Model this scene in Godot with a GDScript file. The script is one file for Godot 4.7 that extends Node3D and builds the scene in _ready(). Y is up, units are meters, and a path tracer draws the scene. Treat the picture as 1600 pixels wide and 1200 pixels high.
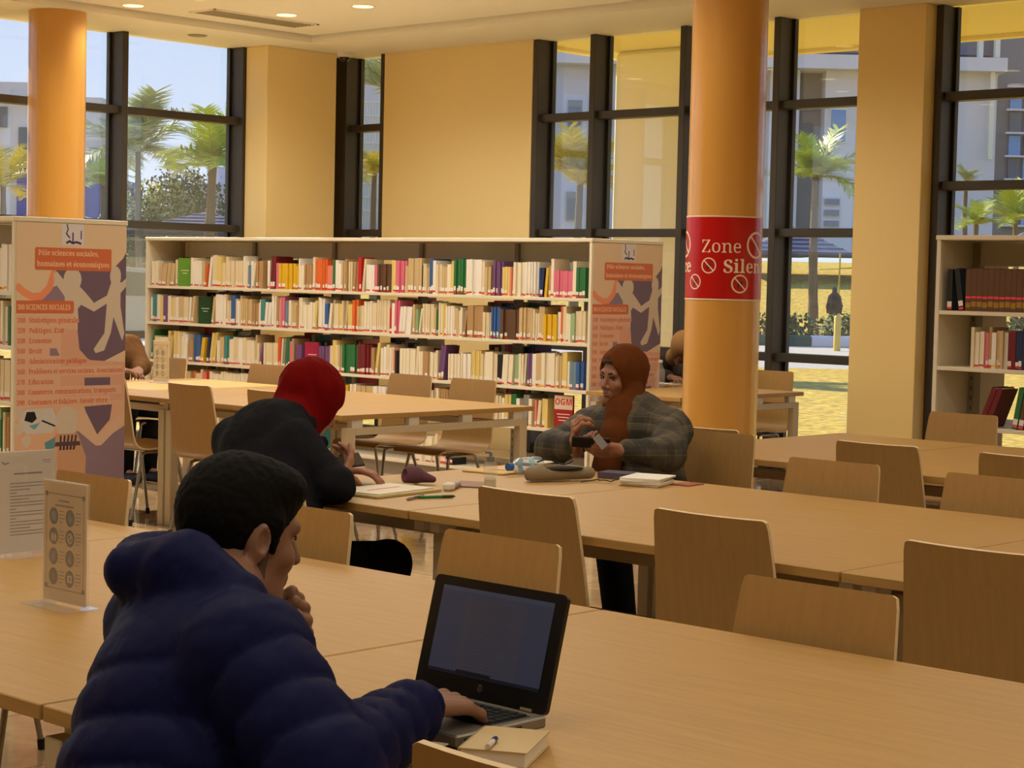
extends Node3D

# ---------------------------------------------------------------- camera numbers (photograph 1600 x 1200)
const FOCAL := 2989.17
const EYE := Vector3(0, 1.46, 0)
const FWD := Vector3(-0.68000112, -0.05399167, -0.73122047)
const RIGHT := Vector3(0.73126911, 0.022595, -0.68171472)
const UPV := Vector3(-0.05332885, 0.99828571, -0.02411782)

# room, metres
const XL := -13.6      # left wall
const ZB := -12.03     # back wall
const XR := 5.0
const ZN := 4.5
const HC := 3.5        # perimeter ceiling
const TT := 0.74       # table height

var M := {}            # materials
var taken := {}
var rng := RandomNumberGenerator.new()

func px(u: float, v: float, depth: float) -> Vector3:
	return EYE + (FWD + RIGHT * ((u - 800.0) / FOCAL) - UPV * ((v - 600.0) / FOCAL)) * depth

# ---------------------------------------------------------------- mesh collector
class MB:
	var v := PackedVector3Array()
	var n := PackedVector3Array()
	var c := PackedColorArray()
	var uv := PackedVector2Array()
	var col := Color.WHITE
	var use_col := false
	var use_uv := false
	func tri(a: Vector3, b: Vector3, d: Vector3, na: Vector3, nb: Vector3, nd: Vector3):
		if (d - a).cross(b - a).dot(na + nb + nd) < 0.0:
			v.append(a); v.append(d); v.append(b)
			n.append(na); n.append(nd); n.append(nb)
		else:
			v.append(a); v.append(b); v.append(d)
			n.append(na); n.append(nb); n.append(nd)
		if use_col:
			c.append(col); c.append(col); c.append(col)
		if use_uv:
			uv.append(Vector2.ZERO); uv.append(Vector2.ZERO); uv.append(Vector2.ZERO)
	func flat(a: Vector3, b: Vector3, d: Vector3):
		var m := (d - a).cross(b - a).normalized()
		tri(a, b, d, m, m, m)
	# corners in clockwise order seen from the front
	func quad(a: Vector3, b: Vector3, d: Vector3, e: Vector3):
		flat(a, b, d); flat(a, d, e)
	func quad_uv(a: Vector3, b: Vector3, d: Vector3, e: Vector3, r := Rect2(0, 0, 1, 1)):
		# a = left top, b = right top, d = right bottom, e = left bottom
		use_uv = true
		var m := (d - a).cross(b - a).normalized()
		var p := r.position
		var q := r.end
		for k in [[a, Vector2(p.x, p.y)], [b, Vector2(q.x, p.y)], [d, q], [a, Vector2(p.x, p.y)], [d, q], [e, Vector2(p.x, q.y)]]:
			v.append(k[0]); n.append(m); uv.append(k[1])
			if use_col: c.append(col)
	func box(ctr: Vector3, size: Vector3, b := Basis.IDENTITY, ch := 0.0):
		var h := size * 0.5
		if ch <= 0.0:
			for ax in 3:
				for s in [-1.0, 1.0]:
					var u := Vector3.ZERO; var w := Vector3.ZERO; var o := Vector3.ZERO
					u[(ax + 1) % 3] = h[(ax + 1) % 3]; w[(ax + 2) % 3] = h[(ax + 2) % 3]; o[ax] = h[ax] * s
					if s > 0: quad(ctr + b * (o - u - w), ctr + b * (o - u + w), ctr + b * (o + u + w), ctr + b * (o + u - w))
					else: quad(ctr + b * (o - u - w), ctr + b * (o + u - w), ctr + b * (o + u + w), ctr + b * (o - u + w))
			return
		ch = minf(ch, minf(h.x, minf(h.y, h.z)) * 0.9)
		var i := h - Vector3.ONE * ch
		for ax in 3:
			var a1 := (ax + 1) % 3
			var a2 := (ax + 2) % 3
			for s in [-1.0, 1.0]:
				var o := Vector3.ZERO; o[ax] = h[ax] * s
				var u := Vector3.ZERO; u[a1] = i[a1]
				var w := Vector3.ZERO; w[a2] = i[a2]
				var N := Vector3.ZERO; N[ax] = s
				var nn := b * N
				var p := [ctr + b * (o - u - w), ctr + b * (o - u + w), ctr + b * (o + u + w), ctr + b * (o + u - w)]
				if s < 0: p = [p[0], p[3], p[2], p[1]]
				tri(p[0], p[1], p[2], nn, nn, nn); tri(p[0], p[2], p[3], nn, nn, nn)
				# bevel strips towards +/- a1
				for t in [-1.0, 1.0]:
					var e0 := Vector3.ZERO; e0[ax] = h[ax] * s; e0[a1] = i[a1] * t
					var e1 := Vector3.ZERO; e1[ax] = i[ax] * s; e1[a1] = h[a1] * t
					var n2 := Vector3.ZERO; n2[ax] = s; n2[a1] = t
					n2 = b * n2.normalized()
					var q := [ctr + b * (e0 - w), ctr + b * (e0 + w), ctr + b * (e1 + w), ctr + b * (e1 - w)]
					tri(q[0], q[1], q[2], n2, n2, n2); tri(q[0], q[2], q[3], n2, n2, n2)
		for sx in [-1.0, 1.0]:
			for sy in [-1.0, 1.0]:
				for sz in [-1.0, 1.0]:
					var n3 := b * Vector3(sx, sy, sz).normalized()
					tri(ctr + b * Vector3(h.x * sx, i.y * sy, i.z * sz), ctr + b * Vector3(i.x * sx, h.y * sy, i.z * sz), ctr + b * Vector3(i.x * sx, i.y * sy, h.z * sz), n3, n3, n3)
	func box2(a: Vector3, d: Vector3, ch := 0.0):
		box((a + d) * 0.5, (d - a).abs(), Basis.IDENTITY, ch)
	func tube(pts: Array, r, seg := 8, caps := true):
		# r: number or array of radii
		var rings := []
		var up := Vector3.UP
		var cnt := pts.size()
		var prev := Vector3.ZERO
		for k in cnt:
			var d: Vector3 = (pts[mini(k + 1, cnt - 1)] - pts[maxi(k - 1, 0)]).normalized()
			var s: Vector3
			if k == 0:
				s = d.cross(up)
				if s.length() < 0.1: s = d.cross(Vector3.RIGHT)
			else:
				s = prev - d * prev.dot(d)
			s = s.normalized()
			prev = s
			var t := s.cross(d)
			var rr: float = r[k] if r is Array else r
			var ring := []
			for j in seg:
				var a := TAU * j / seg
				var dir := s * cos(a) + t * sin(a)
				ring.append([pts[k] + dir * rr, dir])
			rings.append(ring)
		for k in cnt - 1:
			for j in seg:
				var a = rings[k][j]; var b = rings[k][(j + 1) % seg]; var e = rings[k + 1][(j + 1) % seg]; var f = rings[k + 1][j]
				tri(a[0], b[0], e[0], a[1], b[1], e[1]); tri(a[0], e[0], f[0], a[1], e[1], f[1])
		if caps:
			for k in [0, cnt - 1]:
				var d2: Vector3 = (pts[0] - pts[1]).normalized() if k == 0 else (pts[cnt - 1] - pts[cnt - 2]).normalized()
				for j in seg:
					tri(pts[k], rings[k][j][0], rings[k][(j + 1) % seg][0], d2, d2, d2)
	func lathe(ctr: Vector3, prof: Array, seg := 24, b := Basis.IDENTITY, smooth := true):
		# prof: Vector2(radius, y)
		for k in prof.size() - 1:
			var p: Vector2 = prof[k]; var q: Vector2 = prof[k + 1]
			var sl := Vector2(q.y - p.y, p.x - q.x).normalized()
			var n0 := sl; var n1 := sl
			if smooth:
				if k > 0:
					var o: Vector2 = prof[k - 1]
					var s0 := Vector2(p.y - o.y, o.x - p.x).normalized()
					if s0.dot(sl) > 0.6: n0 = (s0 + sl).normalized()
				if k + 2 < prof.size():
					var o2: Vector2 = prof[k + 2]
					var s2 := Vector2(o2.y - q.y, q.x - o2.x).normalized()
					if s2.dot(sl) > 0.6: n1 = (s2 + sl).normalized()
			for j in seg:
				var a := TAU * j / seg; var e := TAU * (j + 1) / seg
				var da := Vector3(cos(a), 0, sin(a)); var de := Vector3(cos(e), 0, sin(e))
				var A := ctr + b * (da * p.x + Vector3.UP * p.y); var B := ctr + b * (de * p.x + Vector3.UP * p.y)
				var C := ctr + b * (de * q.x + Vector3.UP * q.y); var D := ctr + b * (da * q.x + Vector3.UP * q.y)
				var nA := b * (da * n0.x + Vector3.UP * n0.y); var nB := b * (de * n0.x + Vector3.UP * n0.y)
				var nC := b * (de * n1.x + Vector3.UP * n1.y); var nD := b * (da * n1.x + Vector3.UP * n1.y)
				if p.x > 1e-5: tri(A, B, C, nA, nB, nC)
				if q.x > 1e-5: tri(A, C, D, nA, nC, nD)
	func ball(ctr: Vector3, r: Vector3, seg := 12, b := Basis.IDENTITY):
		var rows := seg / 2
		for k in rows:
			var a0 := PI * k / rows - PI / 2; var a1 := PI * (k + 1) / rows - PI / 2
			for j in seg:
				var t0 := TAU * j / seg; var t1 := TAU * (j + 1) / seg
				var d := []
				for q in [[a0, t0], [a0, t1], [a1, t1], [a1, t0]]:
					d.append(Vector3(cos(q[0]) * cos(q[1]), sin(q[0]), cos(q[0]) * sin(q[1])))
				var P := []; var N := []
				for e in d:
					P.append(ctr + b * (e * r)); N.append((b * (e / r)).normalized())
				tri(P[0], P[1], P[2], N[0], N[1], N[2]); tri(P[0], P[2], P[3], N[0], N[2], N[3])
	# flat outline (in the plane spanned by ex, ey) given thickness along ez
	func prism(poly: PackedVector2Array, o: Vector3, ex: Vector3, ey: Vector3, th: float):
		var ez := ex.cross(ey).normalized()
		var idx := Geometry2D.triangulate_polygon(poly)
		for k in range(0, idx.size(), 3):
			var a := o + ex * poly[idx[k]].x + ey * poly[idx[k]].y
			var b2 := o + ex * poly[idx[k + 1]].x + ey * poly[idx[k + 1]].y
			var d := o + ex * poly[idx[k + 2]].x + ey * poly[idx[k + 2]].y
			tri(a + ez * th, b2 + ez * th, d + ez * th, ez, ez, ez)
			tri(a, d, b2, -ez, -ez, -ez)
		for k in poly.size():
			var p := o + ex * poly[k].x + ey * poly[k].y
			var q3 := o + ex * poly[(k + 1) % poly.size()].x + ey * poly[(k + 1) % poly.size()].y
			var nn := (q3 - p).cross(ez).normalized()
			tri(p, q3, q3 + ez * th, nn, nn, nn); tri(p, q3 + ez * th, p + ez * th, nn, nn, nn)
	func mesh() -> ArrayMesh:
		var a := []
		a.resize(Mesh.ARRAY_MAX)
		a[Mesh.ARRAY_VERTEX] = v
		a[Mesh.ARRAY_NORMAL] = n
		if use_col: a[Mesh.ARRAY_COLOR] = c
		if use_uv: a[Mesh.ARRAY_TEX_UV] = uv
		var m := ArrayMesh.new()
		m.add_surface_from_arrays(Mesh.PRIMITIVE_TRIANGLES, a)
		return m

# ---------------------------------------------------------------- scene helpers
func numbered(called: String) -> String:
	if not taken.has(called):
		taken[called] = 0
		return called
	taken[called] += 1
	return "%s_%03d" % [called, taken[called]]

func tag(o: Node, label: String, category: String, group := "") -> Node:
	o.set_meta("label", label)
	o.set_meta("category", category)
	if group != "": o.set_meta("group", group)
	return o

func thing(called: String, label: String, category: String, at := Vector3.ZERO, turn := 0.0, group := "") -> Node3D:
	var o := Node3D.new()
	o.name = numbered(called)
	add_child(o, true)
	o.position = at
	o.rotation.y = turn
	tag(o, label, category, group)
	return o

func part(called: String, mb, mat: Material, parent: Node) -> MeshInstance3D:
	var o := MeshInstance3D.new()
	o.name = called if parent != self else numbered(called)
	o.mesh = mb.mesh() if mb is MB else mb
	o.material_override = mat
	parent.add_child(o, true)
	return o

func one(called: String, mb, mat: Material, label: String, category: String, group := "") -> MeshInstance3D:
	var o := part(called, mb, mat, self)
	tag(o, label, category, group)
	return o

func struct(called: String, mb, mat: Material) -> MeshInstance3D:
	var o := part(called, mb, mat, self)
	o.set_meta("kind", "structure")
	return o

func struct_root(called: String) -> Node3D:
	var o := Node3D.new()
	o.name = numbered(called)
	add_child(o, true)
	o.set_meta("kind", "structure")
	return o

func copy(root: Node3D, at: Vector3, turn: float, label: String, group: String) -> Node3D:
	var base: String = root.get_meta("base_name")
	var r: Node3D = root.duplicate()
	r.name = numbered(base)
	add_child(r, true)
	r.position = at
	r.rotation.y = turn
	r.set_meta("label", label)
	if group != "": r.set_meta("group", group)
	return r

# ---------------------------------------------------------------- pictures painted in code (print and grain only)
func grain(w: int, h: int, base: Color, spread: float, fx: float, fy: float, seed_: int, fine := 0.35) -> ImageTexture:
	var a := FastNoiseLite.new(); a.seed = seed_; a.frequency = 1.0; a.fractal_octaves = 3
	var b := FastNoiseLite.new(); b.seed = seed_ + 7; b.frequency = 1.0
	var im := Image.create(w, h, false, Image.FORMAT_RGB8)
	for y in h:
		for x in w:
			# two crossing copies so that the edges meet
			var tx := float(x) / w; var ty := float(y) / h
			var s := 0.0
			s += a.get_noise_2d(x * fx, y * fy) * (1.0 - tx) + a.get_noise_2d((x - w) * fx, y * fy) * tx
			s += fine * (b.get_noise_2d(x * fx * 5.0, y * fy * 3.0) * (1.0 - ty) + b.get_noise_2d(x * fx * 5.0, (y - h) * fy * 3.0) * ty)
			var k := 1.0 + s * spread
			im.set_pixel(x, y, Color(clampf(base.r * k, 0, 1), clampf(base.g * k, 0, 1), clampf(base.b * k, 0, 1)))
	return ImageTexture.create_from_image(im)

func fill_poly(im: Image, poly: PackedVector2Array, col: Color):
	var lo := 1e9; var hi := -1e9
	for p in poly:
		lo = minf(lo, p.y); hi = maxf(hi, p.y)
	for y in range(maxi(0, int(floor(lo))), mini(im.get_height(), int(ceil(hi)) + 1)):
		var xs := []
		var yc := y + 0.5
		for k in poly.size():
			var a := poly[k]; var b := poly[(k + 1) % poly.size()]
			if (a.y <= yc) != (b.y <= yc):
				xs.append(a.x + (yc - a.y) / (b.y - a.y) * (b.x - a.x))
		xs.sort()
		for k in range(0, xs.size() - 1, 2):
			var x0 := clampi(int(round(xs[k])), 0, im.get_width())
			var x1 := clampi(int(round(xs[k + 1])), 0, im.get_width())
			if x1 > x0: im.fill_rect(Rect2i(x0, y, x1 - x0, 1), col)

func ellipse(cx: float, cy: float, rx: float, ry: float, n := 36, rot := 0.0) -> PackedVector2Array:
	var p := PackedVector2Array()
	for k in n:
		var q := Vector2(cos(TAU * k / n) * rx, sin(TAU * k / n) * ry).rotated(rot)
		p.append(Vector2(cx, cy) + q)
	return p

func round_rect(r: Rect2, rad: float) -> PackedVector2Array:
	var p := PackedVector2Array()
	for k in [[r.end.x - rad, r.position.y + rad, -90], [r.end.x - rad, r.end.y - rad, 0], [r.position.x + rad, r.end.y - rad, 90], [r.position.x + rad, r.position.y + rad, 180]]:
		for j in 5:
			var a := deg_to_rad(k[2] + 22.5 * j)
			p.append(Vector2(k[0] + cos(a) * rad, k[1] + sin(a) * rad))
	return p

func text_mesh(s: String, size: float, serif := true, bold := true, depth := 0.0) -> TextMesh:
	var f := SystemFont.new()
	f.font_names = PackedStringArray(["Droid Serif" if serif else "Droid Sans"])
	f.font_weight = 700 if bold else 400
	var t := TextMesh.new()
	t.font = f
	t.text = s
	t.font_size = 64
	t.pixel_size = size / 64.0
	t.depth = depth
	t.curve_step = 4.0
	t.horizontal_alignment = HORIZONTAL_ALIGNMENT_LEFT
	return t

# letters painted into a picture: x, y of the left end of the base line, size in pixels
func paint_text(im: Image, s: String, x: float, y: float, size: float, col: Color, serif := true, bold := true, fit := 0.0):
	var t := text_mesh(s, size, serif, bold)
	var arr := t.get_mesh_arrays()
	if arr.is_empty(): return
	var vs: PackedVector3Array = arr[Mesh.ARRAY_VERTEX]
	var ix: PackedInt32Array = arr[Mesh.ARRAY_INDEX] if arr[Mesh.ARRAY_INDEX] != null else PackedInt32Array(range(vs.size()))
	var lo := 1e9; var hi := -1e9
	for p in vs:
		lo = minf(lo, p.x); hi = maxf(hi, p.x)
	var kx := 1.0
	if fit > 0.0 and hi > lo: kx = fit / (hi - lo)
	var yb := 0.0
	# the base line: lowest point of a plain letter
	var ref := text_mesh("H", size, serif, bold).get_mesh_arrays()
	yb = 1e9
	for p in ref[Mesh.ARRAY_VERTEX]: yb = minf(yb, p.y)
	for k in range(0, ix.size(), 3):
		var tri := PackedVector2Array()
		for j in 3:
			var p: Vector3 = vs[ix[k + j]]
			tri.append(Vector2(x + (p.x - lo) * kx, y - (p.y - yb)))
		_fill_tri(im, tri, col)

func _fill_tri(im: Image, t: PackedVector2Array, col: Color):
	var x0 := clampi(int(floor(minf(t[0].x, minf(t[1].x, t[2].x)))), 0, im.get_width() - 1)
	var x1 := clampi(int(ceil(maxf(t[0].x, maxf(t[1].x, t[2].x)))), 0, im.get_width() - 1)
	var y0 := clampi(int(floor(minf(t[0].y, minf(t[1].y, t[2].y)))), 0, im.get_height() - 1)
	var y1 := clampi(int(ceil(maxf(t[0].y, maxf(t[1].y, t[2].y)))), 0, im.get_height() - 1)
	var ar := (t[1] - t[0]).cross(t[2] - t[0])
	if absf(ar) < 1e-6: return
	for y in range(y0, y1 + 1):
		for x in range(x0, x1 + 1):
			var p := Vector2(x + 0.5, y + 0.5)
			var a := (t[1] - t[0]).cross(p - t[0]) / ar
			var b := (t[2] - t[1]).cross(p - t[1]) / ar
			var c := (t[0] - t[2]).cross(p - t[2]) / ar
			if a >= -0.02 and b >= -0.02 and c >= -0.02: im.set_pixel(x, y, col)

func mat(col: Color, rough := 0.6, metal := 0.0, tex: Texture2D = null, tri_scale := 0.0) -> StandardMaterial3D:
	var m := StandardMaterial3D.new()
	m.albedo_color = col
	m.roughness = rough
	m.metallic = metal
	if tex:
		m.albedo_texture = tex
		if tri_scale > 0.0:
			m.uv1_triplanar = true
			m.uv1_world_triplanar = false
			m.uv1_scale = Vector3.ONE * tri_scale
	return m

func bump(m: StandardMaterial3D, freq: float, cm: float, scale := 1.0, seed_ := 3, oct := 3) -> StandardMaterial3D:
	var t := NoiseTexture2D.new()
	var f := FastNoiseLite.new(); f.seed = seed_; f.frequency = freq; f.fractal_octaves = oct
	t.noise = f; t.width = 256; t.height = 256; t.seamless = true
	m.heightmap_enabled = true
	m.heightmap_texture = t
	m.heightmap_scale = cm
	if not m.uv1_triplanar:
		m.uv1_triplanar = true
		m.uv1_scale = Vector3.ONE * scale
	return m

# ---------------------------------------------------------------- bodies: a distance field meshed as surface nets
class Field:
	var o: Vector3
	var h: float
	var nx: int
	var ny: int
	var nz: int
	var d := PackedFloat32Array()
	func _init(lo: Vector3, hi: Vector3, cell: float):
		o = lo; h = cell
		nx = int(ceil((hi.x - lo.x) / h)) + 1
		ny = int(ceil((hi.y - lo.y) / h)) + 1
		nz = int(ceil((hi.z - lo.z) / h)) + 1
		d.resize(nx * ny * nz)
		d.fill(1.0)
	func _range(lo: Vector3, hi: Vector3) -> Array:
		return [maxi(0, int((lo.x - o.x) / h)), mini(nx - 1, int((hi.x - o.x) / h) + 1), maxi(0, int((lo.y - o.y) / h)), mini(ny - 1, int((hi.y - o.y) / h) + 1), maxi(0, int((lo.z - o.z) / h)), mini(nz - 1, int((hi.z - o.z) / h) + 1)]
	# tapered capsule; quilt > 0 gives baffles of that pitch along the bone, amp deep; flat: direction along which it is thinned by the factor thin
	func cone(a: Vector3, b: Vector3, ra: float, rb: float, k := 0.02, flat := Vector3.ZERO, thin := 1.0, quilt := 0.0, amp := 0.0, phase := 0.0):
		var m := maxf(ra, rb) + amp + k + 2.5 * h
		var lo := Vector3(minf(a.x, b.x), minf(a.y, b.y), minf(a.z, b.z)) - Vector3.ONE * m
		var hi := Vector3(maxf(a.x, b.x), maxf(a.y, b.y), maxf(a.z, b.z)) + Vector3.ONE * m
		var r := _range(lo, hi)
		var ab := b - a
		var l2 := maxf(ab.length_squared(), 1e-9)
		var l := sqrt(l2)
		var fl := flat != Vector3.ZERO
		for z in range(r[4], r[5] + 1):
			for y in range(r[2], r[3] + 1):
				var i := (z * ny + y) * nx + int(r[0])
				for x in range(r[0], r[1] + 1):
					var q := Vector3(o.x + x * h, o.y + y * h, o.z + z * h) - a
					if fl: q += flat * (q.dot(flat) * (thin - 1.0))
					var t := clampf(q.dot(ab) / l2, 0.0, 1.0)
					var e := (q - ab * t).length() - ra - (rb - ra) * t
					if quilt > 0.0: e -= amp * (sqrt(absf(sin(PI * (t * l + phase) / quilt))) - 0.5)
					var p := d[i]
					var w := clampf(0.5 + 0.5 * (p - e) / k, 0.0, 1.0)
					d[i] = p + (e - p) * w - k * w * (1.0 - w)
					i += 1
	func ell(c: Vector3, rad: Vector3, bs := Basis.IDENTITY, k := 0.02, cut := false):
		var m := maxf(rad.x, maxf(rad.y, rad.z)) + k + 2.5 * h
		var r := _range(c - Vector3.ONE * m, c + Vector3.ONE * m)
		var inv := bs.transposed()
		for z in range(r[4], r[5] + 1):
			for y in range(r[2], r[3] + 1):
				var i := (z * ny + y) * nx + int(r[0])
				for x in range(r[0], r[1] + 1):
					var q := inv * (Vector3(o.x + x * h, o.y + y * h, o.z + z * h) - c)
					var k0 := (q / rad).length()
					var k1 := (q / (rad * rad)).length()
					var e := k0 * (k0 - 1.0) / k1 if k1 > 1e-6 else -rad.x
					var p := d[i]
					if cut:
						e = -e
						var w2 := clampf(0.5 - 0.5 * (p - e) / k, 0.0, 1.0)
						d[i] = p + (e - p) * w2 + k * w2 * (1.0 - w2)
					else:
						var w := clampf(0.5 + 0.5 * (p - e) / k, 0.0, 1.0)
						d[i] = p + (e - p) * w - k * w * (1.0 - w)
					i += 1
	func cut_below(p0: Vector3, nrm: Vector3):
		# removes what lies behind the plane (against nrm)
		for z in nz:
			for y in ny:
				var i := (z * ny + y) * nx
				for x in nx:
					var e := -(Vector3(o.x + x * h, o.y + y * h, o.z + z * h) - p0).dot(nrm)
					if e > d[i]: d[i] = e
					i += 1
	func wrinkle(f: FastNoiseLite, amp: float, stretch := Vector3.ONE):
		for z in nz:
			for y in ny:
				var i := (z * ny + y) * nx
				for x in nx:
					if absf(d[i]) < 0.05:
						d[i] += amp * f.get_noise_3dv(Vector3(o.x + x * h, o.y + y * h, o.z + z * h) * stretch)
					i += 1
	func _at(x: int, y: int, z: int) -> float:
		return d[(clampi(z, 0, nz - 1) * ny + clampi(y, 0, ny - 1)) * nx + clampi(x, 0, nx - 1)]
	func emit(mb: MB):
		var idx := PackedInt32Array()
		idx.resize(nx * ny * nz)
		idx.fill(-1)
		var pos := PackedVector3Array()
		var nor := PackedVector3Array()
		var sx := 1; var sy := nx; var sz := nx * ny
		var off := [0, sx, sy, sx + sy, sz, sx + sz, sy + sz, sx + sy + sz]
		var cn := [Vector3(0, 0, 0), Vector3(1, 0, 0), Vector3(0, 1, 0), Vector3(1, 1, 0), Vector3(0, 0, 1), Vector3(1, 0, 1), Vector3(0, 1, 1), Vector3(1, 1, 1)]
		var ed := [[0, 1], [2, 3], [4, 5], [6, 7], [0, 2], [1, 3], [4, 6], [5, 7], [0, 4], [1, 5], [2, 6], [3, 7]]
		var lim := h * 3.0
		for z in nz - 1:
			for y in ny - 1:
				var i := (z * ny + y) * nx
				for x in nx - 1:
					if absf(d[i]) < lim:
						var neg := 0
						for q in off:
							if d[i + q] < 0.0: neg += 1
						if neg > 0 and neg < 8:
							var s := Vector3.ZERO
							var cnt := 0
							for e in ed:
								var a := d[i + off[e[0]]]; var b := d[i + off[e[1]]]
								if (a < 0.0) != (b < 0.0):
									var t := a / (a - b)
									s += cn[e[0]] + (cn[e[1]] - cn[e[0]]) * t
									cnt += 1
							s /= cnt
							idx[i] = pos.size()
							pos.append(o + (Vector3(x, y, z) + s) * h)
							# gradient, averaged over the cell corners
							var g := Vector3(
								d[i + 1] - d[i] + d[i + sx + sy] - d[i + sy] + d[i + sx + sz] - d[i + sz] + d[i + sx + sy + sz] - d[i + sy + sz],
								d[i + sy] - d[i] + d[i + sx + sy] - d[i + sx] + d[i + sy + sz] - d[i + sz] + d[i + sx + sy + sz] - d[i + sx + sz],
								d[i + sz] - d[i] + d[i + sx + sz] - d[i + sx] + d[i + sy + sz] - d[i + sy] + d[i + sx + sy + sz] - d[i + sx + sy])
							nor.append(g.normalized())
					i += 1
		for z in range(1, nz - 1):
			for y in range(1, ny - 1):
				var i := (z * ny + y) * nx + 1
				for x in range(1, nx - 1):
					if absf(d[i]) < lim:
						var a := d[i] < 0.0
						for ax in 3:
							var st: int = [sx, sy, sz][ax]
							if a != (d[i + st] < 0.0):
								var u: int = [sy, sz, sx][ax]; var w: int = [sz, sx, sy][ax]
								var q0 := idx[i]; var q1 := idx[i - u]; var q2 := idx[i - u - w]; var q3 := idx[i - w]
								if q0 >= 0 and q1 >= 0 and q2 >= 0 and q3 >= 0:
									if a:
										var sw := q1; q1 = q3; q3 = sw
									mb.tri(pos[q0], pos[q1], pos[q2], nor[q0], nor[q1], nor[q2])
									mb.tri(pos[q0], pos[q2], pos[q3], nor[q0], nor[q2], nor[q3])
					i += 1

# a hand: wrist, direction of the fingers, back of the hand (up), side of the thumb (+1 / -1 along fingers x back), curl of each finger in degrees per joint
func hand(mb: MB, wrist: Vector3, fwd: Vector3, back: Vector3, side: float, curls: Array, thumb_curl := 20.0, cell := 0.0035, sc := 1.0):
	fwd = fwd.normalized()
	back = (back - fwd * back.dot(fwd)).normalized()
	var lat := fwd.cross(back).normalized() * side      # towards the thumb
	var f := Field.new(wrist - Vector3.ONE * 0.24 * sc, wrist + Vector3.ONE * 0.24 * sc, cell)
	var lo := Vector3.ONE * 1e9; var hi := -lo
	var bones := []
	# palm
	for k in 4:
		var off: float = [0.030, 0.010, -0.010, -0.028][k]
		bones.append([wrist + lat * off * 0.6 * sc, wrist + (fwd * [0.088, 0.092, 0.087, 0.078][k] + lat * off) * sc, 0.0150 * sc, 0.0115 * sc])
	for k in 4:
		var off2: float = [0.031, 0.0105, -0.0105, -0.030][k]
		var p: Vector3 = wrist + (fwd * [0.088, 0.092, 0.087, 0.078][k] + lat * off2) * sc
		var lens: Array = [[0.042, 0.026, 0.021], [0.046, 0.030, 0.022], [0.042, 0.028, 0.022], [0.034, 0.021, 0.019]][k]
		var dirv := (fwd + lat * off2 * 2.0).normalized()
		var ax := dirv.cross(back).normalized()
		var ang := 0.0
		for j in 3:
			ang += deg_to_rad(curls[k]) * [0.8, 1.2, 0.7][j]
			var dd := dirv.rotated(ax, -ang)
			var q: Vector3 = p + dd * lens[j] * sc
			bones.append([p, q, [0.0098, 0.0090, 0.0082][j] * sc, [0.0090, 0.0082, 0.0072][j] * sc])
			p = q
	var tp := wrist + (fwd * 0.022 + lat * 0.026) * sc
	var td := (fwd * 0.72 + lat * 0.62 - back * 0.25).normalized()
	for j in 3:
		var q2: Vector3 = tp + td * [0.042, 0.032, 0.025][j] * sc
		bones.append([tp, q2, [0.0135, 0.0108, 0.0098][j] * sc, [0.0108, 0.0098, 0.0080][j] * sc])
		tp = q2
		td = td.rotated((td.cross(-back)).normalized(), deg_to_rad(thumb_curl)).rotated(back, 0.25 * side)
	# wrist stub
	bones.append([wrist - fwd * 0.05 * sc, wrist + fwd * 0.01 * sc, 0.026 * sc, 0.024 * sc])
	for b in bones:
		for q3 in [b[0], b[1]]:
			for a in 3:
				lo[a] = minf(lo[a], q3[a]); hi[a] = maxf(hi[a], q3[a])
	f = Field.new(lo - Vector3.ONE * 0.045, hi + Vector3.ONE * 0.045, cell)
	for b in bones: f.cone(b[0], b[1], b[2], b[3], 0.006)
	f.emit(mb)

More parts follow.
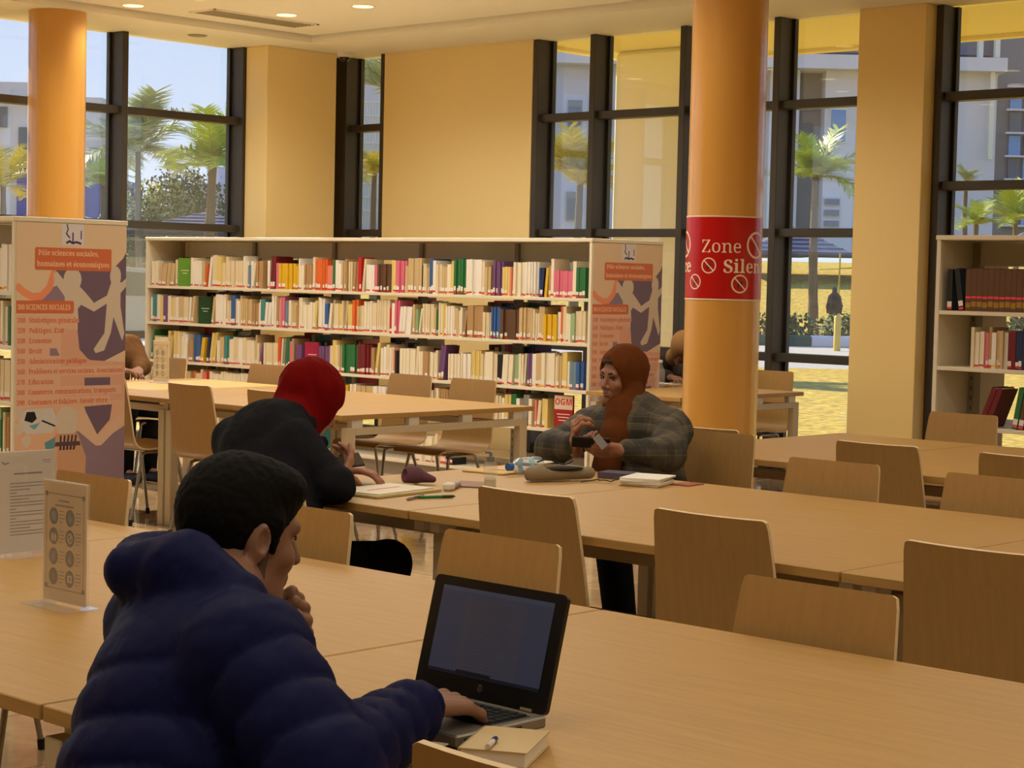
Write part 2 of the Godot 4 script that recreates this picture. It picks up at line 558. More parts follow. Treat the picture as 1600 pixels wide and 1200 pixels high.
# a head; fb: basis with x = its left, y = up, z = where it looks. Returns nothing; adds skin to mb
func head(mb: MB, c: Vector3, fb: Basis, cell: float, ears := true, neck_to := Vector3.ZERO, sc := 1.0):
	var f := Field.new(c - Vector3(0.17, 0.22, 0.17) * sc, c + Vector3(0.17, 0.17, 0.17) * sc, cell)
	var P := func(x: float, y: float, z: float) -> Vector3: return c + fb * (Vector3(x, y, z) * sc)
	f.ell(P.call(0, 0.025, -0.012), Vector3(0.074, 0.094, 0.094) * sc, fb, 0.01)
	f.ell(P.call(0, -0.042, 0.030), Vector3(0.058, 0.072, 0.060) * sc, fb, 0.03)
	f.cone(P.call(-0.026, -0.096, 0.058), P.call(0.026, -0.096, 0.058), 0.019 * sc, 0.019 * sc, 0.03)      # chin
	f.cone(P.call(-0.052, -0.07, 0.005), P.call(-0.02, -0.1, 0.055), 0.018 * sc, 0.015 * sc, 0.025)        # jaw
	f.cone(P.call(0.052, -0.07, 0.005), P.call(0.02, -0.1, 0.055), 0.018 * sc, 0.015 * sc, 0.025)
	f.cone(P.call(-0.036, 0.022, 0.074), P.call(0.036, 0.022, 0.074), 0.012 * sc, 0.012 * sc, 0.015)       # brow
	f.cone(P.call(-0.04, -0.028, 0.066), P.call(-0.03, -0.035, 0.07), 0.015 * sc, 0.014 * sc, 0.02)        # cheeks
	f.cone(P.call(0.04, -0.028, 0.066), P.call(0.03, -0.035, 0.07), 0.015 * sc, 0.014 * sc, 0.02)
	f.ell(P.call(-0.031, 0.001, 0.088), Vector3(0.016, 0.010, 0.012) * sc, fb, 0.008, true)                # eye sockets
	f.ell(P.call(0.031, 0.001, 0.088), Vector3(0.016, 0.010, 0.012) * sc, fb, 0.008, true)
	f.cone(P.call(0, 0.008, 0.086), P.call(0, -0.030, 0.106), 0.007 * sc, 0.0105 * sc, 0.008)               # nose
	f.cone(P.call(-0.012, -0.036, 0.093), P.call(0.012, -0.036, 0.093), 0.0075 * sc, 0.0075 * sc, 0.006)
	f.cone(P.call(-0.018, -0.0610, 0.0845), P.call(0.018, -0.0610, 0.0845), 0.0065 * sc, 0.0065 * sc, 0.006)  # lips
	f.cone(P.call(-0.015, -0.0715, 0.0835), P.call(0.015, -0.0715, 0.0835), 0.0070 * sc, 0.0070 * sc, 0.006)
	if ears:
		for s in [-1.0, 1.0]:
			f.ell(P.call(0.077 * s, -0.008, -0.006), Vector3(0.010, 0.033, 0.020) * sc, fb * Basis(Vector3.UP, 0.35 * s), 0.006)
			f.ell(P.call(0.088 * s, -0.004, 0.000), Vector3(0.009, 0.020, 0.010) * sc, fb * Basis(Vector3.UP, 0.35 * s), 0.004, true)
	if neck_to != Vector3.ZERO:
		f.cone(P.call(0, -0.07, -0.02), neck_to, 0.056 * sc, 0.064 * sc, 0.02)
	f.emit(mb)

# ---------------------------------------------------------------- materials
func make_materials():
	var beech := grain(512, 512, Color(0.70, 0.545, 0.305), 0.06, 0.006, 0.09, 11)
	var ply := grain(512, 512, Color(0.64, 0.495, 0.28), 0.045, 0.06, 0.008, 23)
	M.table = mat(Color.WHITE, 0.42, 0.0, beech, 0.9)
	M.ply = mat(Color.WHITE, 0.45, 0.0, ply, 1.3)
	M.ply_edge = mat(Color(0.86, 0.76, 0.60), 0.6)
	M.leg = mat(Color(0.80, 0.74, 0.62), 0.45)
	M.steel = mat(Color(0.62, 0.60, 0.55), 0.28, 0.9)
	M.rubber = mat(Color(0.05, 0.05, 0.05), 0.7)
	M.wall = bump(mat(Color(0.95, 0.845, 0.60), 0.62), 0.02, 0.05, 1.5)
	M.pier = bump(mat(Color(0.92, 0.80, 0.53), 0.62), 0.02, 0.05, 1.5)
	M.ceiling = bump(mat(Color(0.95, 0.92, 0.86), 0.85), 0.03, 0.03, 1.2)
	M.column = mat(Color(0.82, 0.60, 0.28), 0.26)
	M.column.clearcoat_enabled = true; M.column.clearcoat = 0.5; M.column.clearcoat_roughness = 0.12
	M.band = mat(Color(0.72, 0.03, 0.06), 0.22)
	M.band_white = mat(Color(0.93, 0.84, 0.74), 0.4)
	M.frame = bump(mat(Color(0.27, 0.25, 0.22), 0.5, 0.3), 0.05, 0.02, 3.0)
	M.frame_dark = mat(Color(0.06, 0.055, 0.05), 0.6)
	M.tile = mat(Color(1, 1, 1), 0.07, 0.0, grain(256, 256, Color(0.72, 0.62, 0.48), 0.12, 0.02, 0.02, 41), 0.7)
	M.tile.metallic_specular = 0.75
	M.grout = mat(Color(0.45, 0.38, 0.29), 0.7)
	M.shelf = mat(Color(0.88, 0.84, 0.75), 0.5)
	M.shelf_dark = mat(Color(0.60, 0.55, 0.46), 0.5)
	M.white = mat(Color(0.90, 0.88, 0.84), 0.6)
	M.paper = mat(Color(0.90, 0.87, 0.80), 0.8)
	M.pages = mat(Color(0.84, 0.78, 0.66), 0.9)
	M.black = mat(Color(0.03, 0.03, 0.033), 0.5)
	M.grey = mat(Color(0.45, 0.45, 0.44), 0.5)
	M.glass = mat(Color(0.9, 0.95, 0.95, 0.05), 0.0)
	M.glass.transparency = BaseMaterial3D.TRANSPARENCY_ALPHA
	M.acrylic = mat(Color(0.95, 0.95, 0.95, 0.10), 0.03)
	M.acrylic.transparency = BaseMaterial3D.TRANSPARENCY_ALPHA
	M.lamp = mat(Color(1, 0.95, 0.8), 0.5)
	M.lamp.emission_enabled = true; M.lamp.emission = Color(1.0, 0.90, 0.62); M.lamp.emission_energy_multiplier = 2.2
	M.red = mat(Color(0.70, 0.10, 0.09), 0.6)

# ---------------------------------------------------------------- the room
func build_room():
	# floor: slab, and polished tiles where the photograph shows them
	var mb := MB.new()
	mb.box2(Vector3(XL - 0.25, -0.3, ZB - 0.25), Vector3(XR + 0.25, -0.006, ZN + 0.25))
	var fl := struct("floor", mb, M.grout)
	rng.seed = 5
	var ts := 0.6
	var tm := MB.new()
	tm.box(Vector3(0, -0.003, 0), Vector3(ts - 0.005, 0.006, ts - 0.005), Basis.IDENTITY, 0.001)
	var tile_mesh := tm.mesh()
	var tilts := []
	for k in 300:
		tilts.append([rng.randf_range(-0.0022, 0.0022), rng.randf_range(-0.0022, 0.0022), rng.randi() % 4])
	var cnt := 0
	var rest := MB.new()
	for ix in range(-23, 9):
		for iz in range(-20, 8):
			var p := Vector3((ix + 0.5) * ts, 0.0, (iz + 0.5) * ts)
			if p.x < XL + 0.3 or p.z < ZB + 0.3 or p.x > XR - 0.3 or p.z > ZN - 0.3: continue
			var rel := p - Vector3(0, 1.46, 0)
			var dep := rel.dot(FWD)
			var uu := 800.0 + FOCAL * rel.dot(RIGHT) / maxf(dep, 0.1)
			var vv := 600.0 - FOCAL * rel.dot(UPV) / maxf(dep, 0.1)
			if dep > 3.0 and uu > -150 and uu < 1750 and vv < 1330 and cnt < 290:
				var t := MeshInstance3D.new()
				t.name = "floor_tile"
				t.mesh = tile_mesh
				t.material_override = M.tile
				fl.add_child(t, true)
				t.position = p
				t.rotation = Vector3(tilts[cnt][0], tilts[cnt][2] * PI / 2, tilts[cnt][1])
				cnt += 1
			else:
				rest.box(p + Vector3(0, -0.003, 0), Vector3(ts - 0.005, 0.006, ts - 0.005))
	var ro := part("floor_tile_field", rest, M.tile, fl)
	ro.set_meta("kind", "stuff")
	# ceiling: raised main field, lower border, shadow gap between
	mb = MB.new()
	mb.box2(Vector3(-12.815, 3.56, -11.115), Vector3(XR, 3.62, ZN))
	mb.box2(Vector3(XL - 0.25, 3.62, ZB - 0.25), Vector3(XR + 0.25, 3.95, ZN + 0.25))
	var ce := struct("ceiling", mb, M.ceiling)
	mb = MB.new()
	mb.box2(Vector3(XL - 0.25, HC, ZB - 0.25), Vector3(-12.85, 3.62, ZN + 0.25))
	mb.box2(Vector3(-12.85, HC, ZB - 0.25), Vector3(XR + 0.25, 3.62, -11.15))
	part("ceiling_border", mb, M.ceiling, ce)
	# air grille in the ceiling
	mb = MB.new()
	for k in 2: mb.box2(Vector3(-12.52 + 0.30 * k, 3.550, -10.65), Vector3(-12.495 + 0.30 * k, 3.562, -9.55))
	for k in 2: mb.box2(Vector3(-12.52, 3.550, -10.65 + 1.08 * k), Vector3(-12.195, 3.562, -10.63 + 1.08 * k))
	var gr := thing("air_grille", "long slatted air grille set into the ceiling beside the downlights", "air vent", Vector3.ZERO)
	part("grille_frame", mb, M.ceiling, gr)
	for k in 6:
		mb = MB.new()
		mb.box(Vector3(-12.465 + k * 0.048, 3.556, -10.10), Vector3(0.030, 0.004, 1.06), Basis(Vector3.BACK, 0.5))
		part("slat", mb, M.shelf_dark, gr)
	mb = MB.new()
	mb.box2(Vector3(-12.5, 3.5585, -10.64), Vector3(-12.2, 3.5598, -9.56))
	part("backing", mb, M.frame, gr)
	# walls
	mb = MB.new()
	mb.box2(Vector3(-12.86, -0.2, ZB - 0.25), Vector3(-11.03, HC, ZB))
	mb.box2(Vector3(-4.6, -0.2, ZB - 0.25), Vector3(XR + 0.25, HC, ZB))
	mb.box2(Vector3(XL - 0.25, -0.2, ZB - 0.25), Vector3(-13.56, HC, ZB))
	struct("wall_back", mb, M.wall)
	mb = MB.new()
	mb.box2(Vector3(-7.80, -0.2, ZB - 0.35), Vector3(-7.24, HC, ZB + 0.0), 0.004)
	struct("wall_pier", mb, M.pier)
	mb = MB.new()
	mb.box2(Vector3(XL - 0.25, -0.2, ZB - 0.25), Vector3(XL, HC, -11.05))
	mb.box2(Vector3(XL - 0.25, -0.2, -1.6), Vector3(XL, HC, ZN + 0.25))
	struct("wall_left", mb, M.wall)
	mb = MB.new()
	mb.box2(Vector3(XL, -0.0, -11.84), Vector3(-13.3, HC, -11.02), 0.006)
	struct("wall_pilaster", mb, M.wall)
	mb = MB.new()
	mb.box2(Vector3(XR, -0.2, ZB - 0.25), Vector3(XR + 0.25, HC + 0.2, ZN + 0.25))
	struct("wall_right", mb, M.wall)
	mb = MB.new()
	mb.box2(Vector3(XL - 0.25, -0.2, ZN), Vector3(XR + 0.25, HC + 0.2, ZN + 0.25))
	struct("wall_near", mb, M.wall)
	# windows: mullions, transoms, panes
	window_run("window_1", Vector3(-13.55, 0, ZB), Vector3.RIGHT, Vector3.FORWARD, [0.0, 0.69], [0.06, 0.95, 1.90, 2.87, HC], 0.17)
	window_run("window_2", Vector3(-11.03, 0, ZB), Vector3.RIGHT, Vector3.FORWARD, [0.0, 0.66, 1.60, 2.50, 3.40], [0.06, 0.95, 1.90, 2.87, HC], 0.06)
	window_run("window_3", Vector3(-7.24, 0, ZB - 0.13), Vector3.RIGHT, Vector3.FORWARD, [0.0, 1.32, 2.64], [0.06, 0.95, 2.24, 2.88, HC], 0.06)
	window_run("window_4", Vector3(XL, 0, -11.05), Vector3.BACK, Vector3.LEFT, [0.0, 1.33, 2.66, 3.99, 5.32, 6.65, 7.98, 9.31, 9.45], [0.06, 0.95, 1.90, 2.87, HC], 0.06)

# a run of glazing: start corner, direction along, direction outwards, mullion offsets, transom heights
func window_run(called: String, at: Vector3, along: Vector3, out: Vector3, offs: Array, hs: Array, first_w: float):
	var w := struct_root(called)
	var d := 0.20
	for k in offs.size():
		if called == "window_2" and k == offs.size() - 1: continue
		var ww: float = first_w if k == 0 else 0.06
		var mb := MB.new()
		var c: Vector3 = at + along * (offs[k] + (ww * 0.5 if k == 0 else (-ww * 0.5 if k == offs.size() - 1 else 0.0))) + out * (d * 0.5 + 0.005)
		mb.box(c + Vector3.UP * HC * 0.5, (along * ww + out * d).abs() + Vector3.UP * (HC - 0.002), Basis.IDENTITY, 0.004)
		part("mullion", mb, M.frame, w)
		mb = MB.new()
		mb.box(c + out * (d * 0.5 - 0.02) + Vector3.UP * HC * 0.5, (along * (ww + 0.05) + out * 0.045).abs() + Vector3.UP * (HC - 0.004))
		part("gasket_frame", mb, M.frame_dark, w)
	for k in offs.size() - 1:
		var a: float = offs[k] + (first_w if k == 0 else 0.03)
		var b: float = offs[k + 1] - (0.06 if k == offs.size() - 2 else 0.03)
		if b - a < 0.1: continue
		var mid := at + along * ((a + b) * 0.5)
		for j in hs.size():
			if j == hs.size() - 1: continue
			var mb := MB.new()
			var y: float = hs[j]
			mb.box(mid + out * 0.115 + Vector3.UP * (y - 0.03), (along * (b - a) + out * 0.13).abs() + Vector3.UP * (0.065 if j > 0 else 0.10), Basis.IDENTITY, 0.004)
			part("transom", mb, M.frame, w)
			var y1: float = hs[j + 1] - (0.0625 if j + 1 < hs.size() - 1 else 0.0)
			mb = MB.new()
			mb.box(mid + out * 0.17 + Vector3.UP * ((y + y1) * 0.5), (along * (b - a - 0.01) + out * 0.008).abs() + Vector3.UP * (y1 - y - 0.005))
			part("pane", mb, M.glass, w)

func downlight(x: float, z: float, y: float, energy: float):
	var t := thing("downlight", "round recessed downlight glowing in the beige ceiling", "ceiling lamp", Vector3(x, y, z), 0.0, "downlights in the ceiling")
	var mb := MB.new()
	mb.lathe(Vector3.ZERO, [Vector2(0.078, 0.0), Vector2(0.095, -0.004), Vector2(0.095, -0.001)], 24)
	part("trim_ring", mb, M.white, t)
	mb = MB.new()
	mb.lathe(Vector3.ZERO, [Vector2(0.0, -0.003), Vector2(0.080, -0.003)], 24)
	part("diffuser", mb, M.lamp, t)
	var l := SpotLight3D.new()
	l.name = "lamp_light"
	l.light_color = Color(1.0, 0.965, 0.89)
	l.light_energy = energy
	l.light_size = 0.08
	l.spot_angle = 78.0
	l.spot_angle_attenuation = 0.6
	l.spot_range = 30.0
	l.spot_attenuation = 2.0
	l.shadow_enabled = true
	l.rotation.x = -PI / 2
	l.position = Vector3(0, -0.012, 0)
	t.add_child(l, true)

func column_thing(at: Vector3, r: float, top: float, label: String, banded: bool):
	var t := thing("round_column", label, "column", at)
	var mb := MB.new()
	mb.lathe(Vector3.ZERO, [Vector2(r, 0.0), Vector2(r, top)], 64)
	part("shaft", mb, M.column, t)
	mb = MB.new()
	mb.lathe(Vector3.ZERO, [Vector2(r + 0.012, 0.0), Vector2(r + 0.012, 0.09), Vector2(r + 0.001, 0.10)], 48)
	part("base_ring", mb, M.leg, t)
	if not banded: return t
	# red wrap: positions by angle (0 = towards the camera, + = to the right) and height
	var y0 := 1.375; var y1 := 1.865
	var R := r + 0.0025
	mb = MB.new()
	mb.lathe(Vector3.ZERO, [Vector2(r, y0), Vector2(R, y0), Vector2(R, y1), Vector2(r, y1)], 64, Basis.IDENTITY, false)
	var bd := part("silence_band", mb, M.band, t)
	bd.set_meta("label", "red wrap printed Zone Silence with crossed-out circles")
	for y in [y0, y1]:
		mb = MB.new()
		mb.lathe(Vector3.ZERO, [Vector2(R, y - 0.004), Vector2(R + 0.0006, y - 0.003), Vector2(R + 0.0006, y + 0.003), Vector2(R, y + 0.004)], 64)
		part("band_edge", mb, M.band_white, bd)
	var face := atan2(-at.z, -at.x)      # direction from the column to the camera
	var wrap := func(x: float, y: float, lift: float) -> Vector3:
		var a: float = face - x / R
		return Vector3(cos(a) * (R + lift), y, sin(a) * (R + lift))
	for spec in [["Zone", -0.136, 1.652, 0.105, false], ["Silence", 0.0, 1.533, 0.108, true], ["Silence", -0.612, 1.533, 0.108, true], ["Zone", -0.75, 1.652, 0.105, false]]:
		var tm := text_mesh(spec[0], spec[3], true, spec[4])
		var arr := tm.get_mesh_arrays()
		var vs: PackedVector3Array = arr[Mesh.ARRAY_VERTEX]
		var ix: PackedInt32Array = arr[Mesh.ARRAY_INDEX] if arr[Mesh.ARRAY_INDEX] != null else PackedInt32Array(range(vs.size()))
		var lo := 1e9; var yb := 1e9
		for p in vs: lo = minf(lo, p.x); yb = minf(yb, p.y)
		mb = MB.new()
		for k in range(0, ix.size(), 3):
			var P := []; var N := []
			for j in 3:
				var p: Vector3 = vs[ix[k + j]]
				var q: Vector3 = wrap.call(spec[1] + p.x - lo, spec[2] + p.y - yb, 0.0008)
				P.append(q); N.append(Vector3(q.x, 0, q.z).normalized())
			mb.tri(P[0], P[1], P[2], N[0], N[1], N[2])
		part("lettering", mb, M.band_white, bd)
	for c in [[0.222, 1.700, 0.080], [-0.090, 1.575, 0.047], [-0.186, 1.478, 0.046], [0.103, 1.470, 0.055], [-0.318, 1.700, 0.080], [0.52, 1.575, 0.047], [0.44, 1.47, 0.055], [-0.50, 1.47, 0.050]]:
		mb = MB.new()
		var rr: float = c[2]
		for k in 32:
			var a0 := TAU * k / 32; var a1 := TAU * (k + 1) / 32
			var q := []
			for e in [[a0, rr], [a1, rr], [a1, rr * 0.84], [a0, rr * 0.84]]: q.append(wrap.call(c[0] + cos(e[0]) * e[1], c[1] + sin(e[0]) * e[1], 0.0008))
			var nn := Vector3(q[0].x, 0, q[0].z).normalized()
			mb.tri(q[0], q[1], q[2], nn, nn, nn); mb.tri(q[0], q[2], q[3], nn, nn, nn)
		for k in 8:
			var t0 := -1.0 + 0.25 * k; var t1 := t0 + 0.25
			var q2 := []
			for e in [[t0, 0.08], [t1, 0.08], [t1, -0.08], [t0, -0.08]]:
				var s := Vector2(e[0] * 0.86, e[1]).rotated(-PI / 4) * rr
				q2.append(wrap.call(c[0] + s.x, c[1] + s.y, 0.0009))
			var n2 := Vector3(q2[0].x, 0, q2[0].z).normalized()
			mb.tri(q2[0], q2[1], q2[2], n2, n2, n2); mb.tri(q2[0], q2[2], q2[3], n2, n2, n2)
		part("prohibition_sign", mb, M.band_white, bd)
		# the dark hand-held thing that is crossed out
		mb = MB.new()
		for e in [[-0.18, 0.30, 0.36, -0.34]]:
			var q3 := []
			for s2 in [Vector2(e[0], e[1]), Vector2(e[2] - 0.1, e[1] - 0.05), Vector2(e[2], e[3]), Vector2(e[0] - 0.12, e[3] - 0.1)]: q3.append(wrap.call(c[0] + s2.x * rr, c[1] + s2.y * rr, 0.0004))
			var n3 := Vector3(q3[0].x, 0, q3[0].z).normalized()
			mb.tri(q3[0], q3[1], q3[2], n3, n3, n3); mb.tri(q3[0], q3[2], q3[3], n3, n3, n3)
		part("pictogram", mb, M.black, bd)
	return t

# ---------------------------------------------------------------- tables and chairs
func table(x0: float, x1: float, z0: float, z1: float, label: String, inset := 0.075):
	var t := thing("reading_table", label, "table", Vector3((x0 + x1) * 0.5, 0, (z0 + z1) * 0.5), 0.0, "beech reading tables")
	var hx := (x1 - x0) * 0.5; var hz := (z1 - z0) * 0.5
	var mb := MB.new()
	mb.box(Vector3(0, TT - 0.0135, 0), Vector3(hx * 2 - 0.007, 0.027, hz * 2), Basis.IDENTITY, 0.002)
	part("table_top", mb, M.table, t)
	for s in [-1.0, 1.0]:
		for e in [-1.0, 1.0]:
			mb = MB.new()
			mb.box(Vector3(s * (hx - 0.035), 0.335, e * (hz - inset)), Vector3(0.05, 0.67, 0.06), Basis.IDENTITY, 0.003)
			part("leg", mb, M.leg, t)
		mb = MB.new()
		mb.box(Vector3(s * (hx - 0.035), 0.650, 0), Vector3(0.048, 0.040, hz * 2 - inset * 2.0 - 0.06), Basis.IDENTITY, 0.002)
		part("end_beam", mb, M.leg, t)
		for k in 4:
			mb = MB.new()
			mb.box(Vector3(s * (hx - 0.035), 0.6915, lerpf(-hz + 0.12, hz - 0.12, k / 3.0)), Vector3(0.040, 0.043, 0.075))
			part("spacer_block", mb, M.white, t)
	for e in [-1.0, 1.0]:
		mb = MB.new()
		mb.box(Vector3(0, 0.650, e * (hz - 0.28)), Vector3(hx * 2 - 0.122, 0.040, 0.04), Basis.IDENTITY, 0.002)
		part("long_beam", mb, M.leg, t)
	return t

var chair0: Node3D
var chair_n := 0

# the sitter looks along local -z; origin on the floor under the middle of the seat
func make_chair() -> Node3D:
	var t := thing("library_chair", "", "chair", Vector3.ZERO, 0.0, "")
	t.set_meta("base_name", "library_chair")
	# side profile (z, y), from the front of the seat to the top of the back
	var prof := [Vector2(-0.225, 0.428), Vector2(-0.212, 0.444), Vector2(-0.185, 0.454), Vector2(-0.10, 0.452), Vector2(0.0, 0.442), Vector2(0.09, 0.437), Vector2(0.14, 0.441), Vector2(0.172, 0.456), Vector2(0.192, 0.484), Vector2(0.202, 0.52), Vector2(0.212, 0.60), Vector2(0.223, 0.68), Vector2(0.236, 0.76), Vector2(0.248, 0.83), Vector2(0.2525, 0.852), Vector2(0.2535, 0.857)]
	var widths := [0.190, 0.203, 0.208, 0.211, 0.213, 0.214, 0.213, 0.212, 0.210, 0.208, 0.203, 0.198, 0.193, 0.188, 0.183, 0.172]
	var seat := MB.new(); var back := MB.new(); var edge := MB.new()
	var th := 0.011
	var nseg := 6
	var ring := []
	for k in prof.size():
		var d: Vector2 = (prof[mini(k + 1, prof.size() - 1)] - prof[maxi(k - 1, 0)]).normalized()
		var nn := Vector2(-d.y, d.x)      # towards the sitter
		var row := []
		for j in nseg + 1:
			var s := -1.0 + 2.0 * j / nseg
			var bow := (1.0 - s * s) * -0.010 * clampf((k - 6) / 4.0, 0.0, 1.0)   # the back is slightly hollow
			var x: float = s * widths[k]
			var p := Vector3(x, prof[k].y, prof[k].x)
			var N := Vector3(0, nn.y, nn.x)
			p -= N * -bow
			row.append([p + N * th * 0.5, p - N * th * 0.5, N])
		ring.append(row)
	for k in prof.size() - 1:
		var mb: MB = seat if k < 8 else back
		for j in nseg:
			var a = ring[k][j]; var b = ring[k][j + 1]; var c = ring[k + 1][j + 1]; var e = ring[k + 1][j]
			mb.tri(a[0], b[0], c[0], a[2], b[2], c[2]); mb.tri(a[0], c[0], e[0], a[2], c[2], e[2])
			mb.tri(a[1], c[1], b[1], -a[2], -c[2], -b[2]); mb.tri(a[1], e[1], c[1], -a[2], -e[2], -c[2])
		for j in [0, nseg]:
			var a2 = ring[k][j]; var e2 = ring[k + 1][j]
			edge.quad(a2[0], e2[0], e2[1], a2[1])
	for k in [0, prof.size() - 1]:
		for j in nseg: edge.quad(ring[k][j][0], ring[k][j + 1][0], ring[k][j + 1][1], ring[k][j][1])
	part("seat", seat, M.ply, t)
	part("backrest", back, M.ply, t)
	part("shell_edge", edge, M.ply_edge, t)
	for s in [-1.0, 1.0]:
		for e in [-1.0, 1.0]:
			var mb := MB.new()
			var top := Vector3(s * 0.165, 0.418, -0.12 if e < 0 else 0.105)
			var foot := Vector3(s * 0.205, 0.022, -0.205 if e < 0 else 0.215)
			mb.tube([top + Vector3(0, 0, -e * 0.03), top + Vector3(0, -0.008, 0), top.lerp(foot, 0.06) + Vector3(0, -0.004, 0), foot], 0.0095, 8)
			var lg := part("leg", mb, M.steel, t)
			mb = MB.new()
			mb.tube([Vector3(foot.x, 0.0, foot.z + e * 0.003), Vector3(foot.x, 0.034, foot.z - e * 0.001)], 0.0125, 8)
			part("foot_cap", mb, M.rubber, lg)
		var mb2 := MB.new()
		mb2.tube([Vector3(s * 0.165, 0.418, -0.09), Vector3(s * 0.165, 0.418, 0.075)], 0.0095, 8)
		part("side_rail", mb2, M.steel, t)
	for z in [-0.08, 0.06]:
		var mb3 := MB.new()
		mb3.tube([Vector3(-0.165, 0.420, z), Vector3(0.165, 0.420, z)], 0.008, 6)
		part("cross_rail", mb3, M.steel, t)
	return t

# x of the middle of the back, z of the top of the back, side: +1 the sitter looks to -z, -1 to +z
func chair(x: float, z: float, side: float, label: String, group: String, twist := 0.0):
	var at := Vector3(x, 0, z - 0.2535 * side)
	var turn := (0.0 if side > 0 else PI) + twist
	if chair_n == 0:
		chair0.position = at; chair0.rotation.y = turn
		chair0.set_meta("label", label); chair0.set_meta("group", group)
	else:
		copy(chair0, at, turn, label, group)
	chair_n += 1

# ---------------------------------------------------------------- bookshelves and books
func bookshelf(x0: float, x1: float, zf: float, zb: float, top: float, levels: Array, label: String, banner: Texture2D) -> Node3D:
	var t := thing("bookshelf", label, "bookshelf", Vector3.ZERO)
	var mb := MB.new()
	var bays := int(round((x1 - x0) / 1.0))
	var w := (x1 - x0 - 0.05) / bays
	for x in [x0, x1 - 0.025]:
		mb = MB.new()
		mb.box2(Vector3(x, 0, zb), Vector3(x + 0.025, top - 0.026, zf), 0.002)
		part("end_panel", mb, M.shelf, t)
	mb = MB.new()
	mb.box2(Vector3(x0 - 0.005, top - 0.026, zb - 0.005), Vector3(x1 + 0.005, top, zf + 0.005), 0.003)
	part("top_board", mb, M.shelf, t)
	var zm := (zf + zb) * 0.5
	for k in bays:
		var a := x0 + 0.025 + w * k
		mb = MB.new()
		mb.box2(Vector3(a + 0.004, top - 0.16, zm - 0.012), Vector3(a + w - 0.004, top - 0.03, zm + 0.012))
		part("header_rail", mb, M.shelf, t)
		for h in levels:
			for f in 2:
				mb = MB.new()
				if f == 0: mb.box2(Vector3(a + 0.001, h - 0.022, zf - 0.30), Vector3(a + w - 0.001, h, zf), 0.002)
				else: mb.box2(Vector3(a + 0.001, h - 0.022, zb), Vector3(a + w - 0.001, h, zb + 0.30), 0.002)
				part("shelf_board", mb, M.shelf, t)
		mb = MB.new()
		mb.box2(Vector3(a, 0.0, zf - 0.06), Vector3(a + w, 0.09, zf - 0.04))
		part("plinth", mb, M.shelf_dark, t)
	for k in bays + 1:
		mb = MB.new()
		var a2 := clampf(x0 + 0.025 + w * k, x0 + 0.045, x1 - 0.045)
		mb.box2(Vector3(a2 - 0.018, 0.0, zm - 0.035), Vector3(a2 + 0.018, top - 0.03, zm + 0.035))
		var up := part("upright", mb, M.shelf_dark, t)
		mb = MB.new()
		for q in 26: mb.box(Vector3(a2, 0.2 + q * 0.055, zm + 0.0352), Vector3(0.006, 0.022, 0.001))
		part("slots", mb, M.frame_dark, up)
	if banner:
		mb = MB.new()
		mb.quad_uv(Vector3(x1 + 0.0035, top - 0.03, zf - 0.012), Vector3(x1 + 0.0035, top - 0.03, zb + 0.004), Vector3(x1 + 0.0035, 0.06, zb + 0.004), Vector3(x1 + 0.0035, 0.06, zf - 0.012))
		var side := MB.new()
		side.box2(Vector3(x1 + 0.0002, 0.06, zb + 0.004), Vector3(x1 + 0.0030, top - 0.03, zf - 0.012))
		var pb := part("banner_board", side, M.white, t)
		var bm := mat(Color.WHITE, 0.5, 0.0, banner)
		var pr := part("banner_print", mb, bm, pb)
		pr.set_meta("label", "peach and violet poster listing the social science sections")
	return t

var book_mesh: ArrayMesh
var label_mesh: ArrayMesh
var covers := []
var book_total := 0
var stuff_books: MB

func make_book_meshes():
	var a := MB.new()
	# cover: spine with rounded edges and two boards; unit size, spine towards +z
	a.box(Vector3(0.5, 0.5, 0.985), Vector3(1.0, 1.0, 0.03))
	a.box(Vector3(0.04, 0.5, 0.485), Vector3(0.08, 1.0, 0.97))
	a.box(Vector3(0.96, 0.5, 0.485), Vector3(0.08, 1.0, 0.97))
	book_mesh = a.mesh()
	var p := MB.new()
	p.box(Vector3(0.5, 0.495, 0.48), Vector3(0.84, 0.965, 0.94))
	var arr := p.mesh().surface_get_arrays(0)
	book_mesh.add_surface_from_arrays(Mesh.PRIMITIVE_TRIANGLES, arr)
	var l := MB.new()
	l.box(Vector3(0.5, 0.5, 0.5), Vector3.ONE)
	label_mesh = l.mesh()
	for c in [["cream", 0.86, 0.80, 0.66], ["ivory", 0.90, 0.86, 0.76], ["beige", 0.78, 0.68, 0.50], ["tan", 0.68, 0.54, 0.36], ["white", 0.91, 0.89, 0.85], ["pale yellow", 0.86, 0.77, 0.46], ["yellow", 0.85, 0.68, 0.10], ["orange", 0.85, 0.40, 0.14], ["salmon", 0.86, 0.50, 0.42], ["red", 0.72, 0.10, 0.10], ["dark red", 0.42, 0.06, 0.09], ["pink", 0.84, 0.42, 0.52], ["purple", 0.42, 0.27, 0.46], ["navy", 0.10, 0.15, 0.32], ["blue", 0.20, 0.36, 0.60], ["grey blue", 0.42, 0.52, 0.60], ["teal", 0.25, 0.52, 0.52], ["pale green", 0.58, 0.70, 0.52], ["green", 0.14, 0.42, 0.22], ["brown", 0.36, 0.24, 0.14], ["black", 0.06, 0.06, 0.07], ["grey", 0.52, 0.51, 0.49]]:
		covers.append([c[0], mat(Color(c[1], c[2], c[3]), 0.5), Color(c[1], c[2], c[3])])
	M.tag_red = mat(Color(0.80, 0.16, 0.12), 0.6)
	M.tag_pink = mat(Color(0.95, 0.22, 0.36), 0.6)
	M.tag_yellow = mat(Color(0.86, 0.66, 0.14), 0.6)
	M.gold = mat(Color(0.62, 0.47, 0.14), 0.4)

